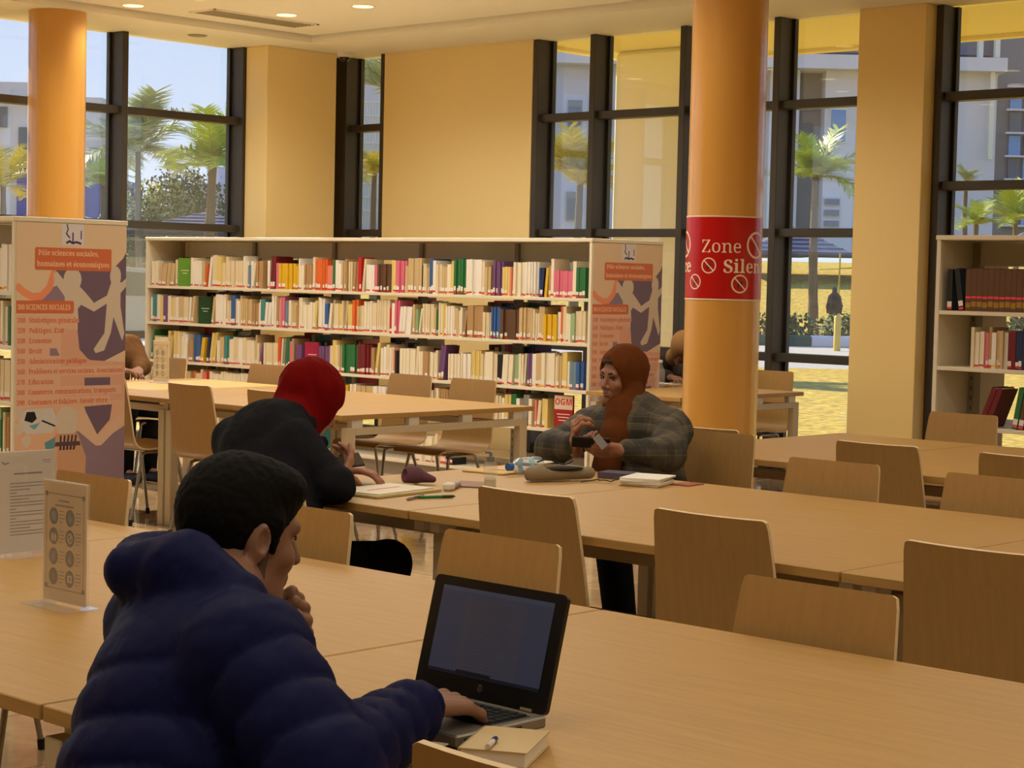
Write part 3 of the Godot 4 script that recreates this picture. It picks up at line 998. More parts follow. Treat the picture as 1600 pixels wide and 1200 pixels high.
func book(x: float, y: float, z: float, th: float, h: float, dp: float, lean: float, ci: int, where: String, group: String, sticker := 0, label := ""):
	# x: left lower corner of the spine, z: the spine's face
	var b := MeshInstance3D.new()
	b.name = numbered("book")
	b.mesh = book_mesh
	add_child(b, true)
	b.set_surface_override_material(0, covers[ci][1])
	b.set_surface_override_material(1, M.pages)
	var bs := Basis(Vector3.BACK, lean)
	b.transform = Transform3D(bs.scaled_local(Vector3(th, h, dp)), Vector3(x, y + maxf(0.0, sin(-lean)) * th, z) - bs * Vector3(0, 0, dp))
	var kind := ("slim" if th < 0.019 else ("thick" if th > 0.028 else "medium"))
	var tall := ("tall" if h > 0.238 else ("short" if h < 0.205 else ""))
	tag(b, label, "book", group)
	if label == "": shelf_row.append([b, ("%s %s %s" % ["leaning" if absf(lean) > 0.04 else kind, tall, covers[ci][0]]).replace("  ", " "), covers[ci][0]])
	if sticker > 0:
		var s := MeshInstance3D.new()
		s.name = "spine_label"
		s.mesh = label_mesh
		s.material_override = M.white if sticker < 4 else M.gold
		b.add_child(s, true)
		s.scale = Vector3(0.9, 0.09 + 0.05 * absf(sin(x * 91.0)), 0.004)
		s.position = Vector3(0.05, 0.08 + 0.03 * absf(sin(x * 57.0)), 1.0005)
		var s2 := MeshInstance3D.new()
		s2.name = "colour_stripe"
		s2.mesh = label_mesh
		s2.material_override = [M.tag_red, M.tag_red, M.tag_yellow, M.tag_pink, M.tag_pink][sticker]
		b.add_child(s2, true)
		s2.scale = Vector3(0.94, 0.05, 0.004)
		s2.position = Vector3(0.03, 0.02 + 0.03 * absf(sin(x * 33.0)) if sticker != 4 else 0.30, 1.0008)
	book_total += 1

var shelf_row := []

# what a book looks like, and what stands on either side of it
func label_row(where: String):
	for k in shelf_row.size():
		var l := "%s book" % shelf_row[k][1]
		if k > 0 and k < shelf_row.size() - 1:
			if shelf_row[k - 1][2] == shelf_row[k + 1][2]: l += " between two %s books" % shelf_row[k - 1][2]
			else: l += " between %s and %s books" % [shelf_row[k - 1][2], shelf_row[k + 1][2]]
		elif k == 0 and shelf_row.size() > 1: l += " before a %s book" % shelf_row[1][2]
		elif k > 0: l += " after a %s book" % shelf_row[k - 1][2]
		shelf_row[k][0].set_meta("label", l + ", " + where)
	shelf_row = []

func unit_box_into(mb: MB, tr: Transform3D, c: Color):
	mb.use_col = true
	mb.col = c.srgb_to_linear()
	mb.box(tr * Vector3(0.5, 0.5, 0.5), Vector3(tr.basis.x.length(), tr.basis.y.length(), tr.basis.z.length()), tr.basis.orthonormalized())

# fills one board with books from x0 to x1; from the x "single" on each book is a thing, before it they join the stuff
func fill_row(x0: float, x1: float, y: float, zf: float, hmax: float, single: float, where: String, group: String, seed_: int, gaps := []):
	rng.seed = seed_
	var x := x0
	var run := 0
	var ci := 0
	var h := 0.22; var th := 0.026; var dp := 0.16
	var lean := 0.0
	while x < x1 - 0.015:
		var skip := false
		for g in gaps:
			if x >= g[0] and x < g[1]:
				x = g[1]; skip = true
		if skip: continue
		if run <= 0:
			run = rng.randi_range(1, 2) if rng.randf() < 0.80 else rng.randi_range(3, 7)
			var r := rng.randf()
			if r < 0.55: ci = [0, 1, 2, 4, 3, 5, 0, 1, 4, 1][rng.randi() % 10]
			else: ci = rng.randi() % covers.size()
			h = rng.randf_range(0.185, hmax)
			th = rng.randf_range(0.013, 0.032)
			dp = rng.randf_range(0.135, 0.19)
			if rng.randf() < 0.16: lean = -rng.randf_range(0.05, 0.16)
			elif rng.randf() < 0.6: lean = 0.0
		run -= 1
		var hh := h + rng.randf_range(-0.003, 0.003)
		if x + th + maxf(0.0, -lean) * hh > x1: break
		if lean < 0.0 and run > 0 and x + th * 3.0 + absf(lean) * hh > x1: lean = 0.0
		var zz := zf - 0.012 - rng.randf_range(0.0, 0.018)
		var off := absf(sin(lean)) * hh if lean > 0.0 else 0.0
		var st: int = [1, 1, 1, 2, 0][rng.randi() % 5]
		if x >= single: book(x + off, y + 0.0006, zz, th - 0.001, hh, dp, lean, ci, where, group, st)
		else:
			var bs := Basis(Vector3.BACK, lean)
			unit_box_into(stuff_books, Transform3D(bs.scaled_local(Vector3(th - 0.001, hh, dp)), Vector3(x + off, y + 0.0006 + maxf(0.0, sin(-lean)) * th, zz) - bs * Vector3(0, 0, dp)), covers[ci][2])
			if st > 0:
				unit_box_into(stuff_books, Transform3D(bs.scaled_local(Vector3((th - 0.001) * 0.9, hh * (0.08 + 0.06 * absf(sin(x * 91.0))), 0.001)), Vector3(x + off, y + 0.0006, zz) + bs * Vector3(th * 0.05, hh * 0.09, -0.0002)), Color(0.9, 0.88, 0.84))
				unit_box_into(stuff_books, Transform3D(bs.scaled_local(Vector3((th - 0.001) * 0.94, hh * 0.05, 0.001)), Vector3(x + off, y + 0.0006, zz) + bs * Vector3(th * 0.03, hh * 0.04, 0.0)), Color(0.8, 0.18, 0.12))
		x += th / cos(lean)
		if run <= 0 and rng.randf() < 0.03: x += rng.randf_range(0.02, 0.06)
		if run <= 0 and lean != 0.0:
			# after a leaning run leave the room its tops need
			x += absf(sin(lean)) * hh * 0.98
			lean = 0.0

func row(x0: float, x1: float, y: float, zf: float, hmax: float, single: float, where: String, group: String, seed_: int, gaps := []):
	fill_row(x0, x1, y, zf, hmax, single, where, group, seed_, gaps)
	label_row(where)

func face_book(x: float, y: float, z: float, w: float, h: float, c: Color, turn: float, label: String, words := "", top: Color = Color(0, 0, 0, 0)):
	var t := thing("displayed_book", label, "book", Vector3(x, y + 0.001, z), turn)
	var mb := MB.new()
	mb.box(Vector3(0, h * 0.5, 0), Vector3(w, h, 0.022), Basis.IDENTITY, 0.001)
	part("cover", mb, mat(c, 0.45), t)
	if words != "":
		mb = MB.new()
		mb.box(Vector3(0, h * 0.78, 0.0112), Vector3(w * 0.98, h * 0.40, 0.0008))
		part("title_panel", mb, mat(top, 0.5), t)
		var tm := text_mesh(words, w * 0.40, false, true)
		tm.horizontal_alignment = HORIZONTAL_ALIGNMENT_CENTER
		var o := part("title_lettering", tm, M.tag_red, t)
		o.position = Vector3(0, h * 0.80, 0.0122)
		for k in 3:
			mb = MB.new()
			mb.box(Vector3(0, h * (0.44 - 0.09 * k), 0.0113), Vector3(w * (0.7 - 0.1 * k), h * 0.022, 0.0006))
			part("subtitle_line", mb, M.white, t)
	else:
		for k in 2:
			mb = MB.new()
			mb.box(Vector3(w * 0.05, h * (0.56 - 0.1 * k), 0.0113), Vector3(w * (0.6 - 0.25 * k), h * 0.022, 0.0006))
			part("title_line", mb, M.white, t)
	return t

# ---------------------------------------------------------------- prints
func P2(a: Array) -> PackedVector2Array:
	var p := PackedVector2Array()
	for k in range(0, a.size(), 2): p.append(Vector2(a[k], a[k + 1]) * 512.0)
	return p

func thick_line(im: Image, pts: Array, w: float, c: Color):
	for k in range(0, pts.size() - 2, 2):
		var a := Vector2(pts[k], pts[k + 1]) * 512.0; var b := Vector2(pts[k + 2], pts[k + 3]) * 512.0
		var d := (b - a).normalized().orthogonal() * w * 256.0
		fill_poly(im, PackedVector2Array([a + d, b + d, b - d, a - d]), c)
		fill_poly(im, ellipse(b.x, b.y, w * 256.0, w * 256.0, 14), c)

func banner_texture() -> ImageTexture:
	var im := Image.create(512, 1160, false, Image.FORMAT_RGB8)
	var peach := Color(0.88, 0.78, 0.65); var orange := Color(0.82, 0.43, 0.27); var violet := Color(0.44, 0.36, 0.44)
	var fig := Color(0.83, 0.77, 0.70); var salmon := Color(0.88, 0.71, 0.60); var ink := Color(0.80, 0.35, 0.22)
	im.fill(peach)
	# violet ground right, with the pale figures holding hands
	fill_poly(im, P2([1.0, 0.19, 0.97, 0.24, 0.90, 0.30, 0.84, 0.34, 0.33, 0.335, 0.40, 0.42, 0.24, 0.56, 0.5, 0.58, 0.5, 0.66, 0.55, 0.72, 0.55, 0.9, 0.62, 0.98, 0.75, 1.03, 1.0, 0.93]), violet)
	fill_poly(im, P2([0.16, 0.52, 0.36, 0.45, 0.48, 0.58, 0.16, 0.60]), Color(0.56, 0.48, 0.56))
	thick_line(im, [0.0, 0.455, 0.06, 0.50, 0.14, 0.535, 0.22, 0.53, 0.29, 0.47, 0.33, 0.36], 0.055, Color(0.93, 0.58, 0.42))
	# left figure
	fill_poly(im, ellipse(0.50 * 512, 0.405 * 512, 0.082 * 512, 0.085 * 512), fig)
	fill_poly(im, P2([0.33, 0.365, 0.36, 0.35, 0.45, 0.44, 0.56, 0.45, 0.62, 0.50, 0.70, 0.575, 0.70, 0.64, 0.58, 0.59, 0.55, 0.62, 0.56, 0.72, 0.44, 0.72, 0.43, 0.53, 0.33, 0.42]), fig)
	# right figure
	fill_poly(im, ellipse(0.90 * 512, 0.375 * 512, 0.052 * 512, 0.075 * 512), fig)
	fill_poly(im, P2([0.86, 0.42, 0.96, 0.42, 1.0, 0.39, 1.0, 0.45, 0.95, 0.50, 0.95, 0.60, 0.99, 0.80, 0.97, 0.86, 0.885, 0.68, 0.86, 0.80, 0.80, 0.93, 0.72, 0.95, 0.70, 0.92, 0.80, 0.80, 0.82, 0.58, 0.70, 0.64, 0.69, 0.58, 0.82, 0.52]), fig)
	# salmon list ground and its bands
	fill_poly(im, round_rect(Rect2(-0.1 * 512, 0.665 * 512, 0.64 * 512, 0.66 * 512), 16), salmon)
	fill_poly(im, P2([0.4, 0.76, 0.55, 0.78, 0.57, 0.92, 0.66, 1.0, 1.0, 1.02, 1.0, 1.33, 0.4, 1.33]), Color(0.86, 0.66, 0.56))
	fill_poly(im, P2([0.62, 1.13, 0.86, 1.13, 0.86, 1.19, 0.62, 1.19]), violet)
	fill_poly(im, P2([0.30, 0.91, 0.36, 0.91, 0.39, 0.965, 0.30, 0.965]), Color(0.56, 0.48, 0.56))
	for y in [1.045, 1.19]:
		fill_poly(im, P2([0.0, y, 0.97, y, 0.97, y + 0.065, 0.0, y + 0.065]), salmon)
	fill_poly(im, P2([0.0, 1.265, 0.86, 1.265, 0.86, 1.33, 0.0, 1.33]), salmon)
	# lower picture: figures, violet shapes, photographs in hexagons
	fill_poly(im, P2([0.0, 1.34, 1.0, 1.30, 1.0, 2.27, 0.0, 2.27]), Color(0.88, 0.70, 0.58))
	fill_poly(im, P2([0.62, 1.345, 0.88, 1.335, 0.86, 1.45, 0.74, 1.56, 0.66, 1.46]), violet)
	fill_poly(im, P2([0.60, 1.50, 0.76, 1.62, 1.0, 1.50, 1.0, 1.9, 0.55, 1.9, 0.5, 1.56]), Color(0.56, 0.47, 0.54))
	fill_poly(im, P2([0.52, 1.36, 0.62, 1.36, 0.75, 1.57, 0.88, 1.46, 1.0, 1.39, 1.0, 1.47, 0.78, 1.64, 0.73, 1.64, 0.56, 1.52]), Color(0.87, 0.74, 0.62))
	fill_poly(im, ellipse(0.46 * 512, 1.45 * 512, 0.10 * 512, 0.115 * 512), fig)
	fill_poly(im, P2([0.36, 1.54, 0.56, 1.54, 0.64, 1.72, 0.62, 2.2, 0.3, 2.2, 0.28, 1.7]), Color(0.80, 0.62, 0.48))
	for k in 5: fill_poly(im, P2([0.40 + k * 0.035, 1.55, 0.415 + k * 0.035, 1.55, 0.415 + k * 0.03, 1.66, 0.395 + k * 0.03, 1.66]), Color(0.24, 0.17, 0.20))
	fill_poly(im, P2([0.36, 1.60, 0.58, 1.60, 0.59, 1.63, 0.35, 1.63]), Color(0.35, 0.25, 0.30))
	fill_poly(im, P2([0.09, 1.35, 0.33, 1.345, 0.38, 1.45, 0.33, 1.53, 0.10, 1.53, 0.03, 1.44]), Color(0.82, 0.80, 0.78))
	fill_poly(im, P2([0.10, 1.37, 0.17, 1.37, 0.19, 1.42, 0.15, 1.45, 0.08, 1.43]), Color(0.08, 0.07, 0.08))
	fill_poly(im, P2([0.24, 1.43, 0.36, 1.475, 0.35, 1.485, 0.23, 1.44]), Color(0.1, 0.1, 0.12))
	fill_poly(im, P2([0.12, 1.47, 0.22, 1.45, 0.17, 1.50]), Color(0.45, 0.66, 0.70))
	fill_poly(im, P2([0.26, 1.60, 0.36, 1.56, 0.34, 1.70, 0.28, 1.68]), Color(0.35, 0.58, 0.62))
	for c in [[0.035, 1.38], [0.035, 1.49], [0.10, 1.58]]:
		fill_poly(im, ellipse(c[0] * 512, c[1] * 512, 24, 26, 6, PI / 6), fig)
	# logo on a pale plate
	fill_poly(im, P2([0.40, 0.0, 0.60, 0.0, 0.60, 0.155, 0.40, 0.155]), Color(0.86, 0.84, 0.86))
	for q in [[0.445, 0.0, 0.455, 0.04, 0.44, 0.07, 0.47, 0.10], [0.50, 0.13, 0.50, 0.065], [0.575, 0.11, 0.575, 0.05]]:
		thick_line(im, q, 0.010, Color(0.22, 0.18, 0.34))
	thick_line(im, [0.44, 0.14, 0.47, 0.125, 0.50, 0.14, 0.53, 0.13, 0.57, 0.14], 0.016, Color(0.22, 0.18, 0.34))
	# headings
	fill_poly(im, round_rect(Rect2(0.16 * 512, 0.175 * 512, 0.70 * 512, 0.165 * 512), 9), orange)
	paint_text(im, "Pôle sciences sociales,", 0.19 * 512, 0.232 * 512, 27, Color(0.93, 0.80, 0.64), true, true, 0.55 * 512)
	paint_text(im, "humaines et économiques", 0.18 * 512, 0.312 * 512, 27, Color(0.93, 0.80, 0.64), true, true, 0.66 * 512)
	fill_poly(im, round_rect(Rect2(-0.05 * 512, 0.562 * 512, 0.565 * 512, 0.095 * 512), 9), orange)
	paint_text(im, "300 SCIENCES SOCIALES", 0.012 * 512, 0.628 * 512, 27, Color(0.93, 0.80, 0.64), true, true, 0.47 * 512)
	var rows := [["310", "Statistiques générales", 0.46], ["320", "Politique, Etat", 0.31], ["330", "Economie", 0.20], ["340", "Droit", 0.115], ["350", "Administration publique", 0.52], ["360", "Problèmes et services sociaux. Associations", 0.86], ["370", "Education", 0.22], ["380", "Commerce, communications, transports", 0.80], ["390", "Coutumes et folklore. Savoir-vivre", 0.72]]
	for k in rows.size():
		var y := (0.722 + 0.0745 * k) * 512
		paint_text(im, rows[k][0], 0.012 * 512, y, 25, ink, true, true, 0.068 * 512)
		paint_text(im, rows[k][1], 0.115 * 512, y, 25, ink, true, true, rows[k][2] * 512)
	return ImageTexture.create_from_image(im)

# sheet with two columns of four round pictograms
func rules_texture() -> ImageTexture:
	var im := Image.create(300, 440, false, Image.FORMAT_RGB8)
	im.fill(Color(0.84, 0.74, 0.58))
	var ink := Color(0.16, 0.14, 0.13)
	for r in [[18, 44, 264, 3], [18, 392, 264, 3], [18, 44, 3, 350], [279, 44, 3, 350]]: im.fill_rect(Rect2i(r[0], r[1], r[2], r[3]), ink)
	for c in [[12, 40], [270, 40], [12, 380], [270, 380]]: fill_poly(im, PackedVector2Array([Vector2(c[0], c[1]), Vector2(c[0] + 18, c[1]), Vector2(c[0] + 18, c[1] + 16), Vector2(c[0], c[1] + 16)]), ink)
	for l in [[105, 66, 75], [80, 84, 130]]: im.fill_rect(Rect2i(l[0], l[1], l[2], 6), Color(0.42, 0.34, 0.26))
	for k in 8:
		var cx := 72.0 if k % 2 == 0 else 186.0
		var cy := 128.0 + 74.0 * (k / 2)
		fill_poly(im, ellipse(cx, cy, 31, 31), ink)
		fill_poly(im, ellipse(cx, cy, 26, 26), Color(0.30, 0.30, 0.31))
		var pale := Color(0.80, 0.76, 0.70)
		match k:
			0: fill_poly(im, ellipse(cx, cy, 15, 18), Color(0.5, 0.5, 0.5)); 
			1: fill_poly(im, ellipse(cx + 2, cy + 4, 13, 12), Color(0.48, 0.46, 0.46))
			2:
				fill_poly(im, ellipse(cx - 9, cy + 4, 9, 16), pale)
				fill_poly(im, ellipse(cx + 11, cy + 4, 8, 15), pale)
			3:
				fill_poly(im, ellipse(cx, cy, 19, 19), pale)
				fill_poly(im, ellipse(cx, cy, 13, 13), Color(0.25, 0.25, 0.26))
				fill_poly(im, PackedVector2Array([Vector2(cx - 14, cy + 8), Vector2(cx + 8, cy - 14), Vector2(cx + 14, cy - 8), Vector2(cx - 8, cy + 14)]), pale)
			4: fill_poly(im, ellipse(cx - 2, cy, 12, 17), Color(0.5, 0.49, 0.48))
			5: fill_poly(im, PackedVector2Array([Vector2(cx - 12, cy + 16), Vector2(cx, cy - 16), Vector2(cx + 12, cy + 16)]), Color(0.58, 0.56, 0.54))
			6: fill_poly(im, ellipse(cx + 4, cy + 3, 9, 14), Color(0.62, 0.30, 0.26))
			7:
				fill_poly(im, PackedVector2Array([Vector2(cx - 16, cy - 12), Vector2(cx + 16, cy - 14), Vector2(cx + 16, cy + 14), Vector2(cx - 16, cy + 14)]), pale)
				fill_poly(im, ellipse(cx + 2, cy, 7, 9), Color(0.62, 0.30, 0.20))
		for j in 4: im.fill_rect(Rect2i(int(cx) + 38, int(cy) - 22 + j * 13, 38 if j < 3 else 26, 3), Color(0.42, 0.34, 0.26))
	return ImageTexture.create_from_image(im)

func letter_texture() -> ImageTexture:
	var im := Image.create(300, 440, false, Image.FORMAT_RGB8)
	im.fill(Color(0.82, 0.80, 0.78))
	var ink := Color(0.30, 0.29, 0.30)
	im.fill_rect(Rect2i(80, 92, 150, 7), ink)
	rng.seed = 77
	for k in 17:
		var w := 185
		if k in [3, 8, 11]: w = 34
		elif k % 3 == 2: w = rng.randi_range(90, 150)
		im.fill_rect(Rect2i(60, 135 + k * 14, w, 4), ink)
	thick_line(im, [0.03, 0.08, 0.06, 0.10, 0.10, 0.09], 0.012, Color(0.5, 0.3, 0.45))
	im.fill_rect(Rect2i(230, 40, 46, 4), Color(0.5, 0.45, 0.5))
	im.fill_rect(Rect2i(236, 50, 36, 3), Color(0.5, 0.45, 0.5))
	return ImageTexture.create_from_image(im)

func plaid_texture() -> ImageTexture:
	var n := 256
	var im := Image.create(n, n, false, Image.FORMAT_RGB8)
	var base := Color(0.25, 0.235, 0.20)
	var stripes := [[0.06, 0.012, Color(0.66, 0.60, 0.46), 0.75], [0.10, 0.010, Color(0.66, 0.60, 0.46), 0.7], [0.14, 0.010, Color(0.62, 0.52, 0.34), 0.7], [0.18, 0.010, Color(0.66, 0.60, 0.46), 0.6], [0.36, 0.11, Color(0.12, 0.12, 0.12), 0.6], [0.60, 0.014, Color(0.58, 0.50, 0.30), 0.7], [0.74, 0.13, Color(0.38, 0.33, 0.26), 0.6], [0.90, 0.009, Color(0.66, 0.60, 0.46), 0.55]]
	for y in n:
		for x in n:
			var c := base
			for k in 2:
				var t := float(x if k == 0 else y) / n
				for s in stripes:
					if absf(t - s[0]) < s[1]:
						if (x + y * (1 if k == 0 else 1) + k * 2) % 4 < 3: c = c.lerp(s[2], s[3] * (0.72 if k == 1 else 0.6))
			im.set_pixel(x, y, c)
	return ImageTexture.create_from_image(im)

# ---------------------------------------------------------------- people
func look_basis(look: Vector3, up := Vector3.UP) -> Basis:
	var z := look.normalized()
	var x := up.cross(z).normalized()
	return Basis(x, z.cross(x), z)

func cloth(col: Color, rough := 0.85, sheen := 0.25) -> StandardMaterial3D:
	var m := mat(col, rough)
	m.metallic_specular = 0.2
	m.rim_enabled = true; m.rim = sheen * 0.5; m.rim_tint = 0.8
	return bump(m, 0.06, 0.04, 6.0)

func skin(col: Color) -> StandardMaterial3D:
	var m := mat(col, 0.5)
	m.subsurf_scatter_enabled = true
	m.subsurf_scatter_strength = 0.08
	return m

func bounds(pts: Array, pad: float) -> Array:
	var lo := Vector3.ONE * 1e9; var hi := -lo
	for p in pts:
		for a in 3:
			lo[a] = minf(lo[a], p[a]); hi[a] = maxf(hi[a], p[a])
	return [lo - Vector3.ONE * pad, hi + Vector3.ONE * pad]

# joints: dictionary with pelvis, chest, neck, head, sl sr el er wl wr (shoulders, elbows, wrists), hl hr kl kr al ar (hips, knees, ankles)
func body_core(mb: MB, J: Dictionary, cell := 0.02):
	var b := bounds(J.values(), 0.2)
	var f := Field.new(b[0], b[1], cell)
	f.cone(J.pelvis, J.chest, 0.115, 0.12, 0.05)
	f.cone(J.sl, J.sr, 0.05, 0.05, 0.05)
	f.cone(J.chest, J.neck, 0.09, 0.05, 0.05)
	for s in ["l", "r"]:
		f.cone(J["s" + s], J["e" + s], 0.042, 0.034, 0.03)
		f.cone(J["e" + s], J["w" + s], 0.034, 0.024, 0.03)
		f.cone(J["h" + s], J["k" + s], 0.07, 0.05, 0.04)
		f.cone(J["k" + s], J["a" + s], 0.05, 0.035, 0.03)
		f.cone(J["a" + s], J["a" + s] + (J["k" + s] - J["h" + s]).slide(Vector3.UP).normalized() * 0.14 - Vector3.UP * (J["a" + s].y - 0.045), 0.035, 0.028, 0.03)
	f.emit(mb)

func trousers(J: Dictionary, t: Node3D, m: Material, wide := 1.0):
	var b := bounds([J.pelvis, J.hl, J.hr, J.kl, J.kr, J.al, J.ar], 0.2)
	var f := Field.new(b[0], b[1], 0.016)
	f.cone(J.pelvis, J.pelvis + Vector3(0, 0.06, 0), 0.165, 0.155, 0.05)
	for s in ["l", "r"]:
		f.cone(J["h" + s], J["k" + s], 0.098 * wide, 0.075 * wide, 0.04)
		f.cone(J["k" + s], J["a" + s], 0.073 * wide, 0.062 * wide, 0.03)
	var mb := MB.new()
	f.emit(mb)
	part("trousers", mb, m, t)
	for s in ["l", "r"]:
		var d: Vector3 = (J["k" + s] - J["h" + s]).slide(Vector3.UP).normalized()
		mb = MB.new()
		var a: Vector3 = J["a" + s]
		var g := Field.new(Vector3(a.x, 0, a.z) - Vector3(0.27, 0.03, 0.27), Vector3(a.x, 0.16, a.z) + Vector3(0.27, 0, 0.27), 0.012)
		g.cone(Vector3(a.x, 0.05, a.z) - d * 0.05, Vector3(a.x, 0.043, a.z) + d * 0.15, 0.045, 0.040, 0.02)
		g.cone(Vector3(a.x, 0.05, a.z), Vector3(a.x, 0.12, a.z), 0.045, 0.042, 0.02)
		g.cut_below(Vector3(0, 0.006, 0), Vector3.UP)
		g.emit(mb)
		part("shoe", mb, M.black, t)

func face_features(t: Node3D, c: Vector3, fb: Basis, sc: float, brow: Material, lips: Material):
	for s in [-1.0, 1.0]:
		var mb := MB.new()
		mb.ball(c + fb * (Vector3(0.031 * s, 0.0015, 0.0735) * sc), Vector3(0.0125, 0.0072, 0.0085) * sc, 12, fb)
		var e := part("eye", mb, mat(Color(0.62, 0.57, 0.52), 0.3), t)
		mb = MB.new()
		mb.ball(c + fb * (Vector3((0.031 * s) + 0.002, 0.0012, 0.0790) * sc), Vector3(0.0058, 0.0062, 0.0042) * sc, 10, fb)
		part("iris", mb, mat(Color(0.06, 0.035, 0.02), 0.15), e)
		mb = MB.new()
		var pts := []
		for k in 5:
			var q := k / 4.0
			pts.append(c + fb * (Vector3(s * lerpf(0.014, 0.048, q), 0.0205 + 0.005 * sin(q * PI * 0.8), 0.0895 - 0.016 * q * q) * sc))
		mb.tube(pts, [0.0028 * sc, 0.0036 * sc, 0.0036 * sc, 0.003 * sc, 0.0014 * sc], 6)
		part("eyebrow", mb, brow, t)
		mb = MB.new()
		pts = []
		for k in 5:
			var q2 := k / 4.0
			pts.append(c + fb * (Vector3(s * lerpf(0.0175, 0.0455, q2), 0.0040 + 0.0055 * sin(q2 * PI), 0.0845 - 0.008 * q2 * q2) * sc))
		mb.tube(pts, 0.0017 * sc, 5)
		part("eyelashes", mb, M.black, t)
	var mb2 := MB.new()
	for y in [-0.0615, -0.0705]:
		var pts2 := []
		for k in 7:
			var q3 := -1.0 + k / 3.0
			pts2.append(c + fb * (Vector3(q3 * 0.0215, y + (0.0018 * (1.0 - absf(q3)) if y > -0.065 else -0.001 * (1.0 - q3 * q3)), 0.0905 - 0.009 * q3 * q3) * sc))
		mb2.tube(pts2, [0.001 * sc, 0.003 * sc, 0.0042 * sc, 0.0042 * sc, 0.0042 * sc, 0.003 * sc, 0.001 * sc], 6)
	part("lips", mb2, lips, t)

func man():
	var t := thing("person", "person in a dark navy quilted jacket working at the open laptop", "person", Vector3.ZERO)
	var J := {
		"pelvis": Vector3(-2.19, 0.50, -1.575), "chest": Vector3(-2.30, 0.80, -1.77), "neck": Vector3(-2.375, 0.955, -1.89), "head": Vector3(-2.42, 1.043, -1.965),
		"sl": Vector3(-2.47, 0.895, -1.85), "sr": Vector3(-2.145, 0.905, -1.765), "el": Vector3(-2.60, 0.79, -2.06), "er": Vector3(-1.955, 0.775, -1.735), "wl": Vector3(-2.47, 0.845, -2.075), "wr": Vector3(-2.075, 0.805, -2.045),
		"hl": Vector3(-2.30, 0.53, -1.60), "hr": Vector3(-2.11, 0.53, -1.60), "kl": Vector3(-2.34, 0.52, -2.02), "kr": Vector3(-2.08, 0.52, -2.02), "al": Vector3(-2.34, 0.09, -1.98), "ar": Vector3(-2.08, 0.09, -1.98)}
	var fb := look_basis(Vector3(0.22, -0.20, -0.95))
	var mb := MB.new()
	body_core(mb, J)
	head(mb, J.head, fb, 0.0038, true, J.neck)
	hand(mb, J.wr, Vector3(-0.10, -0.10, -1.0), Vector3(0.15, 1.0, -0.1), -1.0, [22, 26, 28, 26], 12.0)
	hand(mb, J.wl, Vector3(0.72, 0.52, -0.10), Vector3(0.25, 0.15, -1.0), 1.0, [68, 74, 78, 80], 25.0)
	part("body", mb, skin(Color(0.52, 0.37, 0.29)), t)
	# hair
	var f := Field.new(J.head - Vector3.ONE * 0.16, J.head + Vector3.ONE * 0.16, 0.0045)
	f.ell(J.head + fb * Vector3(0, 0.032, -0.018), Vector3(0.0815, 0.0985, 0.101), fb, 0.01)
	f.ell(J.head + fb * Vector3(0, 0.080, 0.035), Vector3(0.066, 0.043, 0.062), fb, 0.02)
	f.cut_below(J.head + fb * Vector3(0, 0.056, 0.09), fb * Vector3(0, 0.775, -0.632))
	for s in [-1.0, 1.0]: f.cone(J.head + fb * Vector3(0.072 * s, 0.03, 0.025), J.head + fb * Vector3(0.0695 * s, -0.018, 0.026), 0.011, 0.007, 0.01)
	var nz := FastNoiseLite.new(); nz.seed = 4; nz.frequency = 60.0
	f.wrinkle(nz, 0.003)
	mb = MB.new(); f.emit(mb)
	var hm := mat(Color(0.022, 0.016, 0.013), 0.75)
	hm.metallic_specular = 0.25
	part("hair", mb, bump(hm, 0.2, 0.15, 9.0), t)
	face_features(t, J.head, fb, 1.0, hm, mat(Color(0.50, 0.27, 0.22), 0.45))
	# short beard along the jaw
	f = Field.new(J.head - Vector3.ONE * 0.15, J.head + Vector3.ONE * 0.13, 0.0042)
	for s in [-1.0, 1.0]:
		f.cone(J.head + fb * Vector3(0.056 * s, -0.030, 0.012), J.head + fb * Vector3(0.0535 * s, -0.070, 0.006), 0.0150, 0.0195, 0.012)
		f.cone(J.head + fb * Vector3(0.0535 * s, -0.070, 0.006), J.head + fb * Vector3(0.021 * s, -0.100, 0.056), 0.0195, 0.0170, 0.012)
	f.cone(J.head + fb * Vector3(-0.026, -0.097, 0.0585), J.head + fb * Vector3(0.026, -0.097, 0.0585), 0.0200, 0.0200, 0.012)
	mb = MB.new(); f.emit(mb)
	part("beard", mb, bump(mat(Color(0.30, 0.21, 0.165), 0.8), 0.3, 0.05, 12.0), t)
	# quilted jacket
	var b := bounds([J.pelvis, J.chest, J.neck, J.sl, J.sr, J.el, J.er, J.wl, J.wr, px(200, 870, 3.0)], 0.24)
	f = Field.new(b[0], b[1], 0.0105)
	var ax: Vector3 = (J.chest - J.pelvis).normalized()
	var front := Vector3(-0.1, 0.0, -1.0); front = (front - ax * front.dot(ax)).normalized()
	f.cone(J.pelvis - ax * 0.08, J.chest + ax * 0.02, 0.183, 0.168, 0.03, front, 1.15, 0.080, 0.017, 0.02)
	f.cone(J.sl + Vector3(0.03, -0.01, 0.01), J.sr + Vector3(-0.03, -0.01, 0.0), 0.090, 0.090, 0.05)
	f.cone(J.chest, J.neck - Vector3(0, 0.03, 0), 0.13, 0.075, 0.05)
	for s in ["l", "r"]:
		f.cone(J["s" + s], J["e" + s], 0.088, 0.076, 0.03, Vector3.ZERO, 1.0, 0.075, 0.012, 0.03)
		f.cone(J["e" + s], J["w" + s] + (J["e" + s] - J["w" + s]).normalized() * 0.03, 0.074, 0.047, 0.025, Vector3.ZERO, 1.0, 0.062, 0.011)
	# hood lying on the shoulders
	f.cone(px(208, 893, 2.98), px(290, 893, 2.93), 0.046, 0.058, 0.025)
